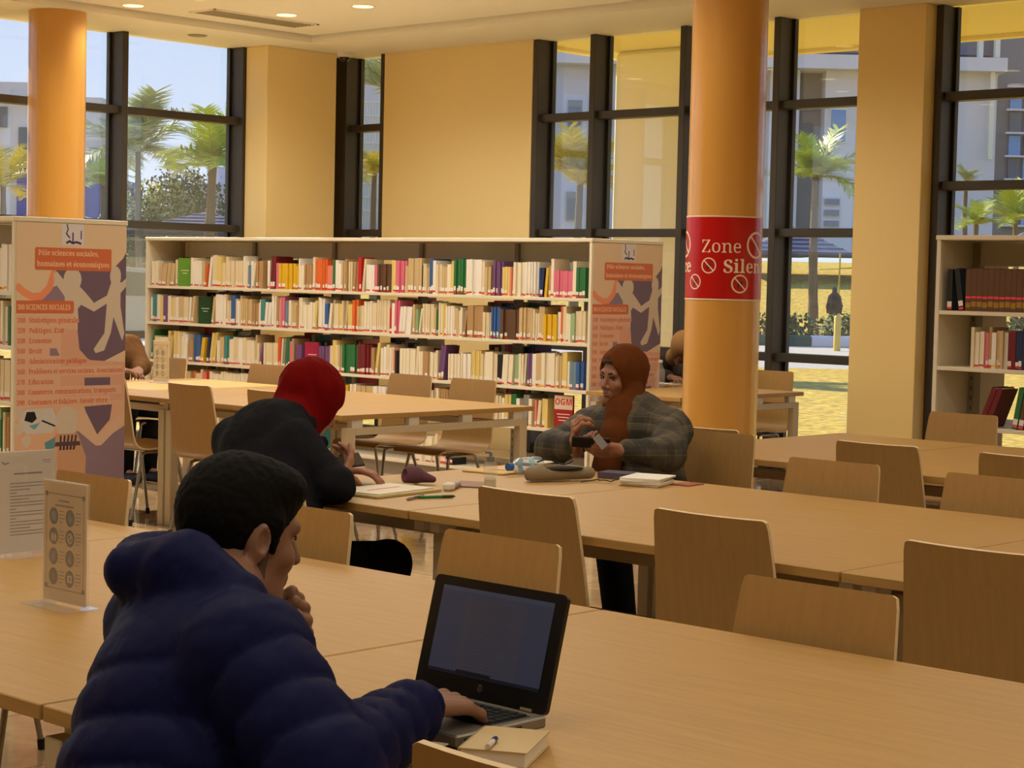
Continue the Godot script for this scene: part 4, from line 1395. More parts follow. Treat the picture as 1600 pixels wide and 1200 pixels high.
	f.cone(px(290, 893, 2.93), px(375, 938, 2.88), 0.058, 0.044, 0.025)
	f.cone(px(215, 872, 3.04), px(310, 862, 3.06), 0.040, 0.036, 0.025)
	f.ell(J.head + Vector3(0.0, -0.02, 0.0), Vector3(0.092, 0.130, 0.110), fb, 0.010, true)
	nz = FastNoiseLite.new(); nz.seed = 9; nz.frequency = 14.0
	f.wrinkle(nz, 0.005)
	mb = MB.new(); f.emit(mb)
	var jm := mat(Color(0.070, 0.085, 0.235), 0.55)
	jm.metallic_specular = 0.15
	part("quilted_jacket", mb, bump(jm, 0.03, 0.05, 4.0), t)
	trousers(J, t, cloth(Color(0.06, 0.06, 0.07)))

func navy_woman():
	var t := thing("person", "person in a red headscarf and dark jacket seen from behind, holding a phone", "person", Vector3.ZERO)
	var J := {
		"pelvis": Vector3(-4.64, 0.55, -3.90), "chest": Vector3(-4.875, 0.87, -4.06), "neck": Vector3(-4.90, 0.955, -4.19), "head": Vector3(-4.915, 1.035, -4.29),
		"sl": Vector3(-5.06, 0.90, -4.08), "sr": Vector3(-4.715, 0.905, -4.05), "el": Vector3(-5.04, 0.80, -4.29), "er": Vector3(-4.545, 0.795, -4.075), "wl": Vector3(-4.92, 0.795, -4.42), "wr": Vector3(-4.69, 0.795, -4.215),
		"hl": Vector3(-4.73, 0.53, -3.93), "hr": Vector3(-4.55, 0.53, -3.93), "kl": Vector3(-4.88, 0.51, -4.34), "kr": Vector3(-4.66, 0.50, -4.42), "al": Vector3(-4.88, 0.09, -4.32), "ar": Vector3(-4.66, 0.09, -4.40)}
	var fb := look_basis(Vector3(0.25, -0.55, -0.85))
	var mb := MB.new()
	body_core(mb, J)
	head(mb, J.head, fb, 0.006, false, J.neck)
	hand(mb, J.wr, Vector3(-0.45, 0.30, -0.70), Vector3(0.6, -0.6, 0.1), -1.0, [40, 42, 45, 45], 12.0, 0.0045)
	hand(mb, J.wl, Vector3(0.8, 0.0, -0.5), Vector3(0.0, 1.0, 0.0), 1.0, [20, 22, 24, 24], 12.0, 0.0045)
	part("body", mb, skin(Color(0.62, 0.42, 0.32)), t)
	# headscarf
	var f := Field.new(J.head - Vector3(0.26, 0.30, 0.26), J.head + Vector3(0.2, 0.2, 0.26), 0.0075)
	f.ell(J.head + fb * Vector3(0, 0.030, -0.022), Vector3(0.098, 0.112, 0.120), fb, 0.02)
	f.ell(J.head + fb * Vector3(0, -0.04, -0.01), Vector3(0.088, 0.11, 0.095), fb, 0.03)
	f.cone(J.head + fb * Vector3(0, -0.07, -0.03), J.neck + Vector3(0, -0.005, 0.02), 0.085, 0.098, 0.04)
	f.ell(J.head + fb * Vector3(0, -0.02, 0.115), Vector3(0.062, 0.095, 0.075), fb, 0.01, true)
	var nz := FastNoiseLite.new(); nz.seed = 31; nz.frequency = 10.0
	f.wrinkle(nz, 0.008, Vector3(1.6, 0.6, 1.6))
	mb = MB.new(); f.emit(mb)
	part("headscarf", mb, cloth(Color(0.42, 0.020, 0.022), 0.85, 0.10), t)
	# jacket with a collar and a back yoke
	var b := bounds([J.pelvis, J.chest, J.neck, J.sl, J.sr, J.el, J.er, J.wl, J.wr], 0.2)
	f = Field.new(b[0], b[1], 0.0125)
	var ax: Vector3 = (J.chest - J.pelvis).normalized()
	var front := Vector3(0, 0, -1); front = (front - ax * front.dot(ax)).normalized()
	f.cone(J.pelvis - ax * 0.1, J.chest, 0.200, 0.190, 0.04, front, 1.30)
	f.cone(J.sl, J.sr, 0.082, 0.082, 0.06)
	f.cone(J.chest, J.neck, 0.12, 0.085, 0.05)
	f.cone(J.neck + Vector3(-0.085, -0.025, 0.055), J.neck + Vector3(0.085, -0.025, 0.055), 0.026, 0.026, 0.012)     # collar
	f.cone(J.neck + Vector3(0.085, -0.025, 0.055), J.neck + Vector3(0.115, -0.05, -0.03), 0.026, 0.022, 0.012)
	for s in ["l", "r"]:
		f.cone(J["s" + s], J["e" + s], 0.070, 0.058, 0.03)
		f.cone(J["e" + s], J["w" + s] + (J["e" + s] - J["w" + s]).normalized() * 0.03, 0.056, 0.042, 0.025)
	nz = FastNoiseLite.new(); nz.seed = 12; nz.frequency = 9.0
	f.wrinkle(nz, 0.010)
	mb = MB.new(); f.emit(mb)
	part("jacket", mb, cloth(Color(0.095, 0.098, 0.118), 0.9, 0.05), t)
	trousers(J, t, cloth(Color(0.035, 0.035, 0.04)))
	# phone in the hand
	var ph := thing("phone", "phone held by the person in the red headscarf", "phone", Vector3(-4.755, 0.842, -4.282))
	ph.basis = look_basis(Vector3(0.45, 0.85, 0.30), Vector3(0.4, 0.1, -0.9))
	mb = MB.new(); mb.box(Vector3.ZERO, Vector3(0.072, 0.148, 0.008), Basis.IDENTITY, 0.003)
	part("case", mb, M.black, ph)
	mb = MB.new(); mb.box(Vector3(0, 0, 0.0042), Vector3(0.066, 0.138, 0.0006))
	part("screen", mb, mat(Color(0.30, 0.27, 0.23), 0.15), ph)

func plaid_woman():
	var t := thing("person", "person in a brown headscarf and plaid shirt holding a phone at the table", "person", Vector3.ZERO)
	var J := {
		"pelvis": Vector3(-4.90, 0.55, -6.12), "chest": Vector3(-4.935, 0.84, -6.06), "neck": Vector3(-4.965, 0.965, -6.055), "head": Vector3(-5.005, 1.078, -6.04),
		"sl": Vector3(-4.755, 0.875, -6.06), "sr": Vector3(-5.125, 0.865, -6.01), "el": Vector3(-4.615, 0.80, -5.86), "er": Vector3(-5.07, 0.795, -5.70), "wl": Vector3(-4.715, 0.815, -5.68), "wr": Vector3(-4.89, 0.835, -5.63),
		"hl": Vector3(-4.81, 0.53, -6.08), "hr": Vector3(-4.99, 0.53, -6.08), "kl": Vector3(-4.72, 0.50, -5.66), "kr": Vector3(-4.99, 0.50, -5.66), "al": Vector3(-4.62, 0.09, -5.62), "ar": Vector3(-4.90, 0.09, -5.66)}
	var fb := look_basis(Vector3(-0.12, -0.10, 1.0), Vector3(0.06, 1, 0))
	var mb := MB.new()
	body_core(mb, J)
	head(mb, J.head, fb, 0.0038, false, J.neck, 0.96)
	hand(mb, J.wl, Vector3(-0.75, 0.05, 0.55), Vector3(0.2, -0.6, 0.7), -1.0, [42, 44, 46, 48], 14.0, 0.004)
	hand(mb, J.wr, Vector3(0.25, 0.55, 0.35), Vector3(-0.5, 0.1, 0.8), 1.0, [50, 55, 60, 62], 22.0, 0.004)
	var sk := skin(Color(0.60, 0.41, 0.31))
	part("body", mb, sk, t)
	face_features(t, J.head, fb, 0.96, mat(Color(0.07, 0.045, 0.035), 0.8), mat(Color(0.52, 0.27, 0.23), 0.45))
	# under scarf at the brow
	mb = MB.new()
	var pts := []
	for k in 9:
		var a := lerpf(-1.25, 1.25, k / 8.0)
		pts.append(J.head + fb * (Vector3(sin(a) * 0.068, 0.072 - 0.05 * (1.0 - cos(a)), cos(a) * 0.085 - 0.006)))
	mb.tube(pts, 0.008, 8)
	part("under_scarf", mb, M.black, t)
	# brown headscarf: cap, neck wrap, long end hanging on the chest
	var f := Field.new(J.head - Vector3(0.24, 0.46, 0.24), J.head + Vector3(0.24, 0.2, 0.24), 0.0062)
	f.ell(J.head + fb * Vector3(0, 0.030, -0.018), Vector3(0.090, 0.104, 0.110), fb, 0.01)
	f.ell(J.head + fb * Vector3(0, -0.05, -0.012), Vector3(0.084, 0.105, 0.090), fb, 0.03)
	f.ell(J.head + fb * Vector3(-0.004, -0.018, 0.100), Vector3(0.067, 0.095, 0.083), fb, 0.008, true)
	f.cone(J.head + fb * Vector3(-0.036, -0.130, 0.036), J.head + fb * Vector3(0.050, -0.128, 0.040), 0.028, 0.034, 0.02)
	f.cone(J.head + fb * Vector3(0.0, -0.13, -0.02), J.neck + Vector3(0, -0.03, 0), 0.085, 0.09, 0.03)
	var k0: Vector3 = J.head + fb * Vector3(0.055, -0.135, 0.065)
	f.cone(k0, k0 + Vector3(0.020, -0.10, 0.060), 0.066, 0.068, 0.03, Vector3(0, 0, 1), 1.4)
	f.cone(k0 + Vector3(0.020, -0.10, 0.060), k0 + Vector3(0.012, -0.225, 0.105), 0.062, 0.066, 0.03, Vector3(0, 0, 1), 1.5)
	f.cone(J.head + fb * Vector3(0.066, -0.06, 0.0), k0 + Vector3(0.03, -0.01, -0.01), 0.034, 0.045, 0.03)
	var nz := FastNoiseLite.new(); nz.seed = 51; nz.frequency = 16.0
	f.wrinkle(nz, 0.006, Vector3(1.5, 0.35, 1.5))
	mb = MB.new(); f.emit(mb)
	part("headscarf", mb, cloth(Color(0.38, 0.205, 0.085), 0.85, 0.15), t)
	# plaid shirt
	var b := bounds([J.pelvis, J.chest, J.neck, J.sl, J.sr, J.el, J.er, J.wl, J.wr], 0.2)
	f = Field.new(b[0], b[1], 0.0115)
	f.cone(J.pelvis - Vector3(0, 0.06, 0), J.chest, 0.190, 0.180, 0.04, Vector3(0, 0, 1), 1.35)
	f.cone(J.sl, J.sr, 0.078, 0.076, 0.06)
	f.cone(J.chest, J.neck - Vector3(0, 0.035, 0), 0.12, 0.075, 0.05)
	for s in ["l", "r"]:
		f.cone(J["s" + s], J["e" + s], 0.080, 0.070, 0.035)
		f.cone(J["e" + s], J["w" + s] + (J["e" + s] - J["w" + s]).normalized() * 0.035, 0.066, 0.043, 0.03)
	nz = FastNoiseLite.new(); nz.seed = 13; nz.frequency = 11.0
	f.wrinkle(nz, 0.010)
	mb = MB.new(); f.emit(mb)
	var pm := mat(Color.WHITE, 0.9, 0.0, plaid_texture(), 5.5)
	pm.uv1_triplanar_sharpness = 4.0
	part("plaid_shirt", mb, pm, t)
	trousers(J, t, cloth(Color(0.035, 0.035, 0.04)))
	var ph := thing("phone", "dark phone held by the person in the plaid shirt", "phone", Vector3(-4.79, 0.842, -5.605))
	ph.basis = look_basis(Vector3(-0.35, 0.8, -0.45), Vector3(-0.8, 0.35, 0.4))
	mb = MB.new(); mb.box(Vector3.ZERO, Vector3(0.074, 0.15, 0.008), Basis.IDENTITY, 0.003)
	part("case", mb, M.black, ph)
	mb = MB.new(); mb.box(Vector3(0, 0, 0.0042), Vector3(0.068, 0.14, 0.0006))
	part("screen", mb, mat(Color(0.05, 0.05, 0.06), 0.1), ph)
	mb = MB.new()
	var pb := look_basis(Vector3(0.35, 0.3, 0.9), Vector3(-0.55, 0.6, 0.2))
	mb.box(px(938, 690, 7.20), Vector3(0.030, 0.060, 0.0006), pb)
	one("paper_slip", mb, mat(Color(0.50, 0.48, 0.48), 0.6), "small pale paper slip held up by the person in the plaid shirt", "paper")

# people further off: seated, leaning on a table
func seated_far(label: String, J: Dictionary, look: Vector3, coat: Color, scarf, skin_col: Color):
	var t := thing("person", label, "person", Vector3.ZERO)
	var fb := look_basis(look)
	var mb := MB.new()
	body_core(mb, J, 0.024)
	head(mb, J.head, fb, 0.008, scarf == null, J.neck)
	hand(mb, J.wl, (J.wl - J.el), Vector3.UP, 1.0, [25, 25, 25, 25], 12.0, 0.007)
	hand(mb, J.wr, (J.wr - J.er), Vector3.UP, -1.0, [25, 25, 25, 25], 12.0, 0.007)
	part("body", mb, skin(skin_col), t)
	var b := bounds([J.pelvis, J.chest, J.neck, J.sl, J.sr, J.el, J.er, J.wl, J.wr], 0.22)
	var f := Field.new(b[0], b[1], 0.018)
	var ax: Vector3 = (J.chest - J.pelvis).normalized()
	f.cone(J.pelvis - ax * 0.08, J.chest, 0.18, 0.18, 0.04)
	f.cone(J.sl, J.sr, 0.085, 0.085, 0.06)
	f.cone(J.chest, J.neck, 0.12, 0.08, 0.05)
	for s in ["l", "r"]:
		f.cone(J["s" + s], J["e" + s], 0.08, 0.068, 0.04)
		f.cone(J["e" + s], J["w" + s] + (J["e" + s] - J["w" + s]).normalized() * 0.035, 0.064, 0.045, 0.03)
	var nz := FastNoiseLite.new(); nz.seed = 14; nz.frequency = 9.0
	f.wrinkle(nz, 0.012)
	mb = MB.new(); f.emit(mb)
	part("jacket", mb, cloth(coat), t)
	f = Field.new(J.head - Vector3.ONE * 0.22, J.head + Vector3.ONE * 0.2, 0.009)
	if scarf != null:
		f.ell(J.head + fb * Vector3(0, 0.028, -0.02), Vector3(0.096, 0.11, 0.116), fb, 0.02)
		f.cone(J.head + fb * Vector3(0, -0.06, -0.02), J.neck, 0.075, 0.07, 0.04)
		f.ell(J.head + fb * Vector3(0, -0.02, 0.115), Vector3(0.062, 0.095, 0.075), fb, 0.01, true)
		mb = MB.new(); f.emit(mb)
		part("headscarf", mb, cloth(scarf), t)
	else:
		f.ell(J.head + fb * Vector3(0, 0.032, -0.018), Vector3(0.085, 0.102, 0.106), fb, 0.01)
		f.cut_below(J.head + fb * Vector3(0, 0.056, 0.09), fb * Vector3(0, 0.775, -0.632))
		mb = MB.new(); f.emit(mb)
		part("hair", mb, mat(Color(0.05, 0.035, 0.03), 0.6), t)
	trousers(J, t, cloth(Color(0.05, 0.05, 0.055)))
	return t

# ---------------------------------------------------------------- things on the tables
func sign_holder(at: Vector3, turn: float, w: float, h: float, tex: Texture2D, label: String):
	var t := thing("sign_holder", label, "sign", at, turn)
	var mb := MB.new()
	mb.box(Vector3(0, h * 0.5 + 0.002, 0.0045), Vector3(w, h, 0.002), Basis.IDENTITY, 0.0006)
	mb.box(Vector3(0, h * 0.5 + 0.002, -0.0045), Vector3(w, h, 0.002), Basis.IDENTITY, 0.0006)
	mb.box(Vector3(0, h + 0.001, 0), Vector3(w, 0.0025, 0.011))
	part("acrylic_stand", mb, M.acrylic, t)
	mb = MB.new()
	mb.box(Vector3(0, 0.0015, 0.012), Vector3(w + 0.006, 0.003, 0.085), Basis.IDENTITY, 0.0006)
	part("acrylic_foot", mb, M.acrylic, t)
	mb = MB.new()
	mb.box(Vector3(0, h * 0.5 + 0.004, 0), Vector3(w - 0.006, h - 0.006, 0.0012))
	var sh := part("sheet", mb, M.paper, t)
	mb = MB.new()
	mb.quad_uv(Vector3(-w * 0.5 + 0.003, h, 0.0010), Vector3(w * 0.5 - 0.003, h, 0.0010), Vector3(w * 0.5 - 0.003, 0.007, 0.0010), Vector3(-w * 0.5 + 0.003, 0.007, 0.0010))
	part("print", mb, mat(Color.WHITE, 0.7, 0.0, tex), sh)
	return t

func laptop():
	var x0 := -2.322; var x1 := -2.020; var zh := -2.272; var zf := -2.066
	var t := thing("laptop", "open grey laptop with a black screen frame on the table", "laptop", Vector3((x0 + x1) * 0.5, TT, zh))
	var w := x1 - x0; var dep := zf - zh
	var mb := MB.new()
	var alu := mat(Color(0.52, 0.50, 0.46), 0.4, 0.5)
	mb.box(Vector3(0, 0.0135, dep * 0.5), Vector3(w, 0.019, dep), Basis.IDENTITY, 0.003)
	var base := part("base", mb, alu, t)
	mb = MB.new()
	mb.box(Vector3(0, 0.0232, 0.075), Vector3(w * 0.90, 0.0006, 0.105))
	part("keyboard_well", mb, M.black, base)
	mb = MB.new()
	for r in 6:
		for k in 14:
			mb.box(Vector3(-w * 0.43 + (k + 0.5) * w * 0.86 / 14.0, 0.0245, 0.030 + r * 0.0168), Vector3(w * 0.86 / 14.0 - 0.003, 0.002, 0.0138))
	part("keys", mb, mat(Color(0.055, 0.055, 0.06), 0.5), base)
	mb = MB.new()
	mb.box(Vector3(-0.01, 0.0232, 0.166), Vector3(0.085, 0.0006, 0.045))
	part("touchpad", mb, mat(Color(0.40, 0.39, 0.36), 0.35), base)
	for k in 6:
		mb = MB.new()
		mb.box(Vector3(w * 0.5, 0.0135, 0.186 - k * 0.0235), Vector3(0.0012, 0.006, [0.006, 0.009, 0.015, 0.012, 0.014, 0.018][k]))
		part("port", mb, M.black, base)
	for z in [0.02, dep - 0.02]:
		mb = MB.new()
		mb.box(Vector3(0, 0.002, z), Vector3(w * 0.8, 0.004, 0.012))
		part("rubber_foot", mb, M.rubber, base)
	# lid: leans back
	var b := Basis(Vector3.RIGHT, -0.255)
	var o := Vector3(0, 0.0235, 0.004)
	var lh := 0.196
	mb = MB.new()
	var outline := round_rect(Rect2(-w * 0.5, 0.0, w, lh), 0.010)
	mb.prism(outline, o + b * Vector3(0, 0.0, -0.0085), b.x, b.y, 0.0085)
	var lid := part("lid", mb, mat(Color(0.030, 0.026, 0.024), 0.35), t)
	mb = MB.new()
	var sw := w * 0.845; var s0 := 0.034; var s1 := lh - 0.016
	mb.quad_uv(o + b * Vector3(-sw * 0.5, s1, 0.0006), o + b * Vector3(sw * 0.5, s1, 0.0006), o + b * Vector3(sw * 0.5, s0, 0.0006), o + b * Vector3(-sw * 0.5, s0, 0.0006))
	var im := Image.create(256, 160, false, Image.FORMAT_RGB8)
	im.fill(Color(0.255, 0.258, 0.315))
	im.fill_rect(Rect2i(60, 14, 140, 140), Color(0.275, 0.265, 0.295))
	for k in 22: im.fill_rect(Rect2i(74, 22 + k * 6, 112 - (k * 37) % 40, 1), Color(0.24, 0.235, 0.265))
	im.fill_rect(Rect2i(0, 0, 256, 8), Color(0.29, 0.29, 0.34))
	im.fill_rect(Rect2i(0, 154, 256, 6), Color(0.12, 0.12, 0.15))
	im.fill_rect(Rect2i(66, 150, 80, 6), Color(0.10, 0.10, 0.12))
	var sm := mat(Color(0.02, 0.02, 0.025), 0.25)
	sm.emission_enabled = true
	sm.emission_texture = ImageTexture.create_from_image(im)
	sm.emission = Color.WHITE
	sm.emission_operator = BaseMaterial3D.EMISSION_OP_MULTIPLY
	sm.emission_energy_multiplier = 0.45
	var scr := part("screen", mb, sm, lid)
	scr.set_meta("label", "dim screen showing a text document")
	for k in [-1.0, 1.0]:
		mb = MB.new()
		mb.box(o + b * Vector3(k * w * 0.36, 0.0035, 0.001), Vector3(0.024, 0.0045, 0.002), b)
		part("hinge_cover", mb, mat(Color(0.75, 0.70, 0.60), 0.3, 0.6), lid)
	mb = MB.new()
	var c := o + b * Vector3(0.0, 0.0205, 0.0004)
	for k in 24:
		var a0 := TAU * k / 24; var a1 := TAU * (k + 1) / 24
		mb.tri(c + b.z * 0.0004, c + b * Vector3(cos(a0) * 0.0062, sin(a0) * 0.0062, 0.0004), c + b * Vector3(cos(a1) * 0.0062, sin(a1) * 0.0062, 0.0004), b.z, b.z, b.z)
	var lg := part("logo_disc", mb, mat(Color(0.46, 0.44, 0.40), 0.35, 0.5), lid)
	var tm := text_mesh("hp", 0.0095, false, true)
	tm.horizontal_alignment = HORIZONTAL_ALIGNMENT_CENTER
	var lt := part("logo_letters", tm, M.black, lg)
	lt.transform = Transform3D(b, c + b * Vector3(0, 0.0008, 0.0008))
	return t

func sheet_box(called: String, at: Vector3, size: Vector3, turn: float, m: Material, label: String, cat: String):
	var mb := MB.new()
	mb.box(at + Vector3(0, size.y * 0.5 + 0.0005, 0), size, Basis(Vector3.UP, turn), minf(0.0008, size.y * 0.3))
	return one(called, mb, m, label, cat)

func notebook(at: Vector3, size: Vector3, turn: float, cov: Color, label: String, cat := "notebook"):
	var t := thing("notebook", label, cat, at, turn)
	var mb := MB.new()
	mb.box(Vector3(0, 0.0011, 0), Vector3(size.x, 0.0016, size.z))
	mb.box(Vector3(0, size.y - 0.0008, 0), Vector3(size.x, 0.0016, size.z))
	mb.box(Vector3(-size.x * 0.5, size.y * 0.5, 0), Vector3(0.002, size.y, size.z))
	part("cover", mb, mat(cov, 0.6), t)
	mb = MB.new()
	mb.box(Vector3(-0.001, size.y * 0.5, 0), Vector3(size.x - 0.006, size.y - 0.004, size.z - 0.006))
	part("pages", mb, M.paper, t)
	return t

func pen(a: Vector3, b: Vector3, r: float, body: Color, tip: Color, label: String):
	var t := thing("pen", label, "pen", Vector3.ZERO)
	var mb := MB.new()
	mb.tube([a, a.lerp(b, 0.62)], r, 8)
	part("barrel", mb, mat(body, 0.35), t)
	mb = MB.new()
	mb.tube([a.lerp(b, 0.62), a.lerp(b, 0.92), b], [r * 1.12, r * 1.05, r * 0.3], 8)
	part("cap", mb, mat(tip, 0.35), t)
	return t

func table_things():
	var y := TT + 0.0006
	# --- table with the laptop
	sign_holder(Vector3(-3.472, y, -2.338), 0.0, 0.166, 0.266, rules_texture(), "clear sign holder with a sheet of eight round pictograms, on the table")
	sign_holder(Vector3(-4.165, y, -2.690), PI / 2, 0.170, 0.262, letter_texture(), "clear sign holder with a printed white letter, facing the table's end")
	sign_holder(Vector3(-10.17, y, -7.57), 0.0, 0.165, 0.275, rules_texture(), "clear sign holder with pictograms on the sunlit table by the shelves")
	laptop()
	sheet_box("paper_sheet", Vector3(-2.345, y, -1.985), Vector3(0.17, 0.0015, 0.11), 0.25, M.paper, "white paper sheet lying in front of the open laptop", "paper")
	pen(Vector3(-2.375, 0.7505, -2.135), Vector3(-2.335, 0.7505, -2.02), 0.0042, Color(0.80, 0.77, 0.70), Color(0.03, 0.03, 0.03), "black and white ballpoint pen beside the open laptop")
	notebook(Vector3(-1.955, y, -2.105), Vector3(0.105, 0.024, 0.150), 0.50, Color(0.78, 0.68, 0.50), "thick cream notebook right of the open laptop")
	notebook(Vector3(-2.062, y, -1.985), Vector3(0.115, 0.014, 0.10), 0.28, Color(0.80, 0.76, 0.70), "small white pad of paper under the person's right wrist")
	pen(Vector3(-1.925, 0.7695, -2.035), Vector3(-1.955, 0.7695, -2.085), 0.0042, Color(0.85, 0.82, 0.76), Color(0.12, 0.12, 0.42), "ballpoint pen with a blue tip on the cream notebook")
	# --- table with the two readers
	var t := thing("pump_bottle", "clear rectangular bottle with a grey pump cap on the table", "bottle", Vector3(-4.372, y, -4.605))
	var cl := mat(Color(0.93, 0.92, 0.88, 0.16), 0.04)
	cl.transparency = BaseMaterial3D.TRANSPARENCY_ALPHA
	var mb := MB.new()
	mb.box(Vector3(0, 0.058, 0), Vector3(0.044, 0.116, 0.030), Basis(Vector3.UP, 0.7), 0.007)
	part("bottle_body", mb, cl, t)
	mb = MB.new()
	mb.box(Vector3(0, 0.034, 0), Vector3(0.039, 0.058, 0.025), Basis(Vector3.UP, 0.7), 0.006)
	part("liquid", mb, mat(Color(0.80, 0.76, 0.66), 0.1), t)
	mb = MB.new()
	mb.lathe(Vector3(0, 0.116, 0), [Vector2(0.010, 0.0), Vector2(0.013, 0.002), Vector2(0.013, 0.016), Vector2(0.006, 0.018), Vector2(0.006, 0.030), Vector2(0.0, 0.030)], 16)
	var pc := part("pump_cap", mb, M.grey, t)
	mb = MB.new(); mb.tube([Vector3(0, 0.147, 0), Vector3(-0.012, 0.147, 0.014)], 0.004, 8)
	part("spout", mb, M.grey, pc)
	# water bottle on its side
	t = thing("water_bottle", "small clear water bottle with a blue cap lying on its side", "bottle", Vector3(-4.800, y + 0.031, -5.150), 0.0)
	var b := look_basis(Vector3(-0.10, 0.0, -1.0))
	b = Basis(b.x, b.z, -b.y)       # y along the bottle
	mb = MB.new()
	mb.lathe(Vector3.ZERO, [Vector2(0.012, 0.022), Vector2(0.013, 0.035), Vector2(0.028, 0.060), Vector2(0.030, 0.075), Vector2(0.027, 0.085), Vector2(0.030, 0.095), Vector2(0.030, 0.13), Vector2(0.027, 0.14), Vector2(0.030, 0.15), Vector2(0.030, 0.185), Vector2(0.024, 0.195), Vector2(0.0, 0.195)], 20, b)
	var wm := mat(Color(0.70, 0.85, 0.93, 0.28), 0.05)
	wm.transparency = BaseMaterial3D.TRANSPARENCY_ALPHA
	part("bottle_body", mb, wm, t)
	mb = MB.new()
	mb.lathe(Vector3.ZERO, [Vector2(0.0, 0.0), Vector2(0.0145, 0.0), Vector2(0.0150, 0.020), Vector2(0.012, 0.022)], 18, b)
	part("cap", mb, mat(Color(0.14, 0.38, 0.66), 0.4), t)
	mb = MB.new()
	mb.lathe(Vector3.ZERO, [Vector2(0.0305, 0.097), Vector2(0.0305, 0.128)], 20, b)
	part("label_sleeve", mb, mat(Color(0.62, 0.76, 0.84), 0.4), t)
	# papers, folders, small things
	sheet_box("paper_folder", Vector3(-4.925, y, -5.27), Vector3(0.19, 0.006, 0.30), 0.15, mat(Color(0.83, 0.70, 0.42), 0.7), "yellow paper folder behind the pump bottle", "folder")
	sheet_box("paper_sheet", Vector3(-4.92, y + 0.007, -5.32), Vector3(0.14, 0.001, 0.19), 0.35, mat(Color(0.88, 0.72, 0.60), 0.8), "pink printed sheet on the yellow folder", "paper")
	sheet_box("tablet_computer", Vector3(-4.965, y, -5.480), Vector3(0.12, 0.016, 0.10), 0.2, mat(Color(0.12, 0.115, 0.11), 0.4), "closed black tablet with a pale lid behind the water bottle", "tablet")
	sheet_box("tablet_sleeve", Vector3(-4.965, y + 0.017, -5.480), Vector3(0.13, 0.004, 0.11), 0.2, M.paper, "white sleeve lying on the black tablet", "sleeve")
	# pencil case: a pouch with its dark mouth open
	t = thing("pencil_case", "open beige pencil case with dark lining in front of the plaid shirt person", "pencil case", Vector3.ZERO)
	var pa := Vector3(-4.600, y + 0.026, -5.065); var pb := Vector3(-4.520, y + 0.026, -5.285)
	var f := Field.new(Vector3(-4.70, y, -5.38), Vector3(-4.42, y + 0.11, -4.98), 0.005)
	f.cone(pa, pb, 0.030, 0.022, 0.01)
	f.cone(pa.lerp(pb, 0.15) + Vector3(0, 0.006, 0), pa.lerp(pb, 0.5) + Vector3(0, 0.010, 0), 0.028, 0.028, 0.02)
	f.ell(pa.lerp(pb, 0.50) + Vector3(0.014, 0.034, 0.004), Vector3(0.085, 0.024, 0.026), look_basis(pb - pa) * Basis(Vector3.UP, PI / 2), 0.006, true)
	f.cut_below(Vector3(0, y + 0.0008, 0), Vector3.UP)
	mb = MB.new(); f.emit(mb)
	part("pouch", mb, cloth(Color(0.55, 0.49, 0.40)), t)
	mb = MB.new()
	mb.ball(pa.lerp(pb, 0.50) + Vector3(0.012, 0.019, 0.003), Vector3(0.086, 0.010, 0.025), 14, look_basis(pb - pa) * Basis(Vector3.UP, PI / 2))
	part("lining", mb, mat(Color(0.09, 0.06, 0.06), 0.8), t)
	mb = MB.new()
	var zp := []
	for k in 9: zp.append(pa.lerp(pb, 0.12 + 0.08 * k) + Vector3(-0.018 + 0.004 * sin(k * 1.3), 0.042 + 0.010 * sin(k * 0.8), -0.006))
	mb.tube(zp, 0.003, 5)
	part("zip", mb, M.black, t)
	# earphone cable
	mb = MB.new()
	var cp := []
	for k in 22:
		var q := k / 21.0
		cp.append(Vector3(-4.475 + 0.10 * q + 0.02 * sin(q * 14.0), y + 0.003 + 0.008 * absf(sin(q * 9.0)), -5.215 - 0.10 * q + 0.028 * cos(q * 11.0)))
	mb.tube(cp, 0.0022, 6)
	one("earphone_cable", mb, M.black, "thin black cable curled between the pencil case and papers", "cable")
	sheet_box("cloth_pouch", Vector3(-4.50, y, -5.43), Vector3(0.13, 0.022, 0.10), 0.3, cloth(Color(0.36, 0.33, 0.38)), "small grey cloth pouch behind the pencil case", "pouch")
	for k in 4:
		sheet_box("exercise_book", Vector3(-4.300 + 0.006 * (k % 2), y + 0.0075 * k, -5.345 + 0.005 * (k % 3)), Vector3(0.150, 0.0068, 0.19), 0.42 + 0.06 * ((k * 7) % 3 - 1), [M.paper, M.white, M.paper, M.white][k], ["lowest", "second lowest", "second highest", "topmost"][k] + " white exercise book in the pile before the plaid shirt person", "notebook")
	t = thing("library_card", "small red card lying right of the pile of exercise books", "card", Vector3(-4.205, y, -5.460), 0.15)
	mb = MB.new(); mb.box(Vector3(0, 0.001, 0), Vector3(0.080, 0.002, 0.115), Basis.IDENTITY, 0.0005)
	part("card", mb, mat(Color(0.52, 0.13, 0.09), 0.4), t)
	mb = MB.new(); mb.box(Vector3(0, 0.0022, 0.0), Vector3(0.045, 0.0005, 0.06))
	part("card_print", mb, mat(Color(0.66, 0.36, 0.28), 0.4), t)
	# in front of the person with the red headscarf
	sheet_box("paper_folder", Vector3(-4.655, y, -4.395), Vector3(0.215, 0.008, 0.33), 0.10, mat(Color(0.76, 0.68, 0.46), 0.7), "pale yellow folder full of papers by the red headscarf person", "folder")
	t = thing("paper_sheet", "white papers with a pink underline on the pale yellow folder", "paper", Vector3(-4.663, y + 0.009, -4.395), 0.14)
	mb = MB.new(); mb.box(Vector3(0, 0.002, 0), Vector3(0.195, 0.004, 0.30))
	var ps := part("sheets", mb, M.paper, t)
	mb = MB.new(); mb.box(Vector3(0.0, 0.0042, 0.0), Vector3(0.012, 0.0004, 0.17))
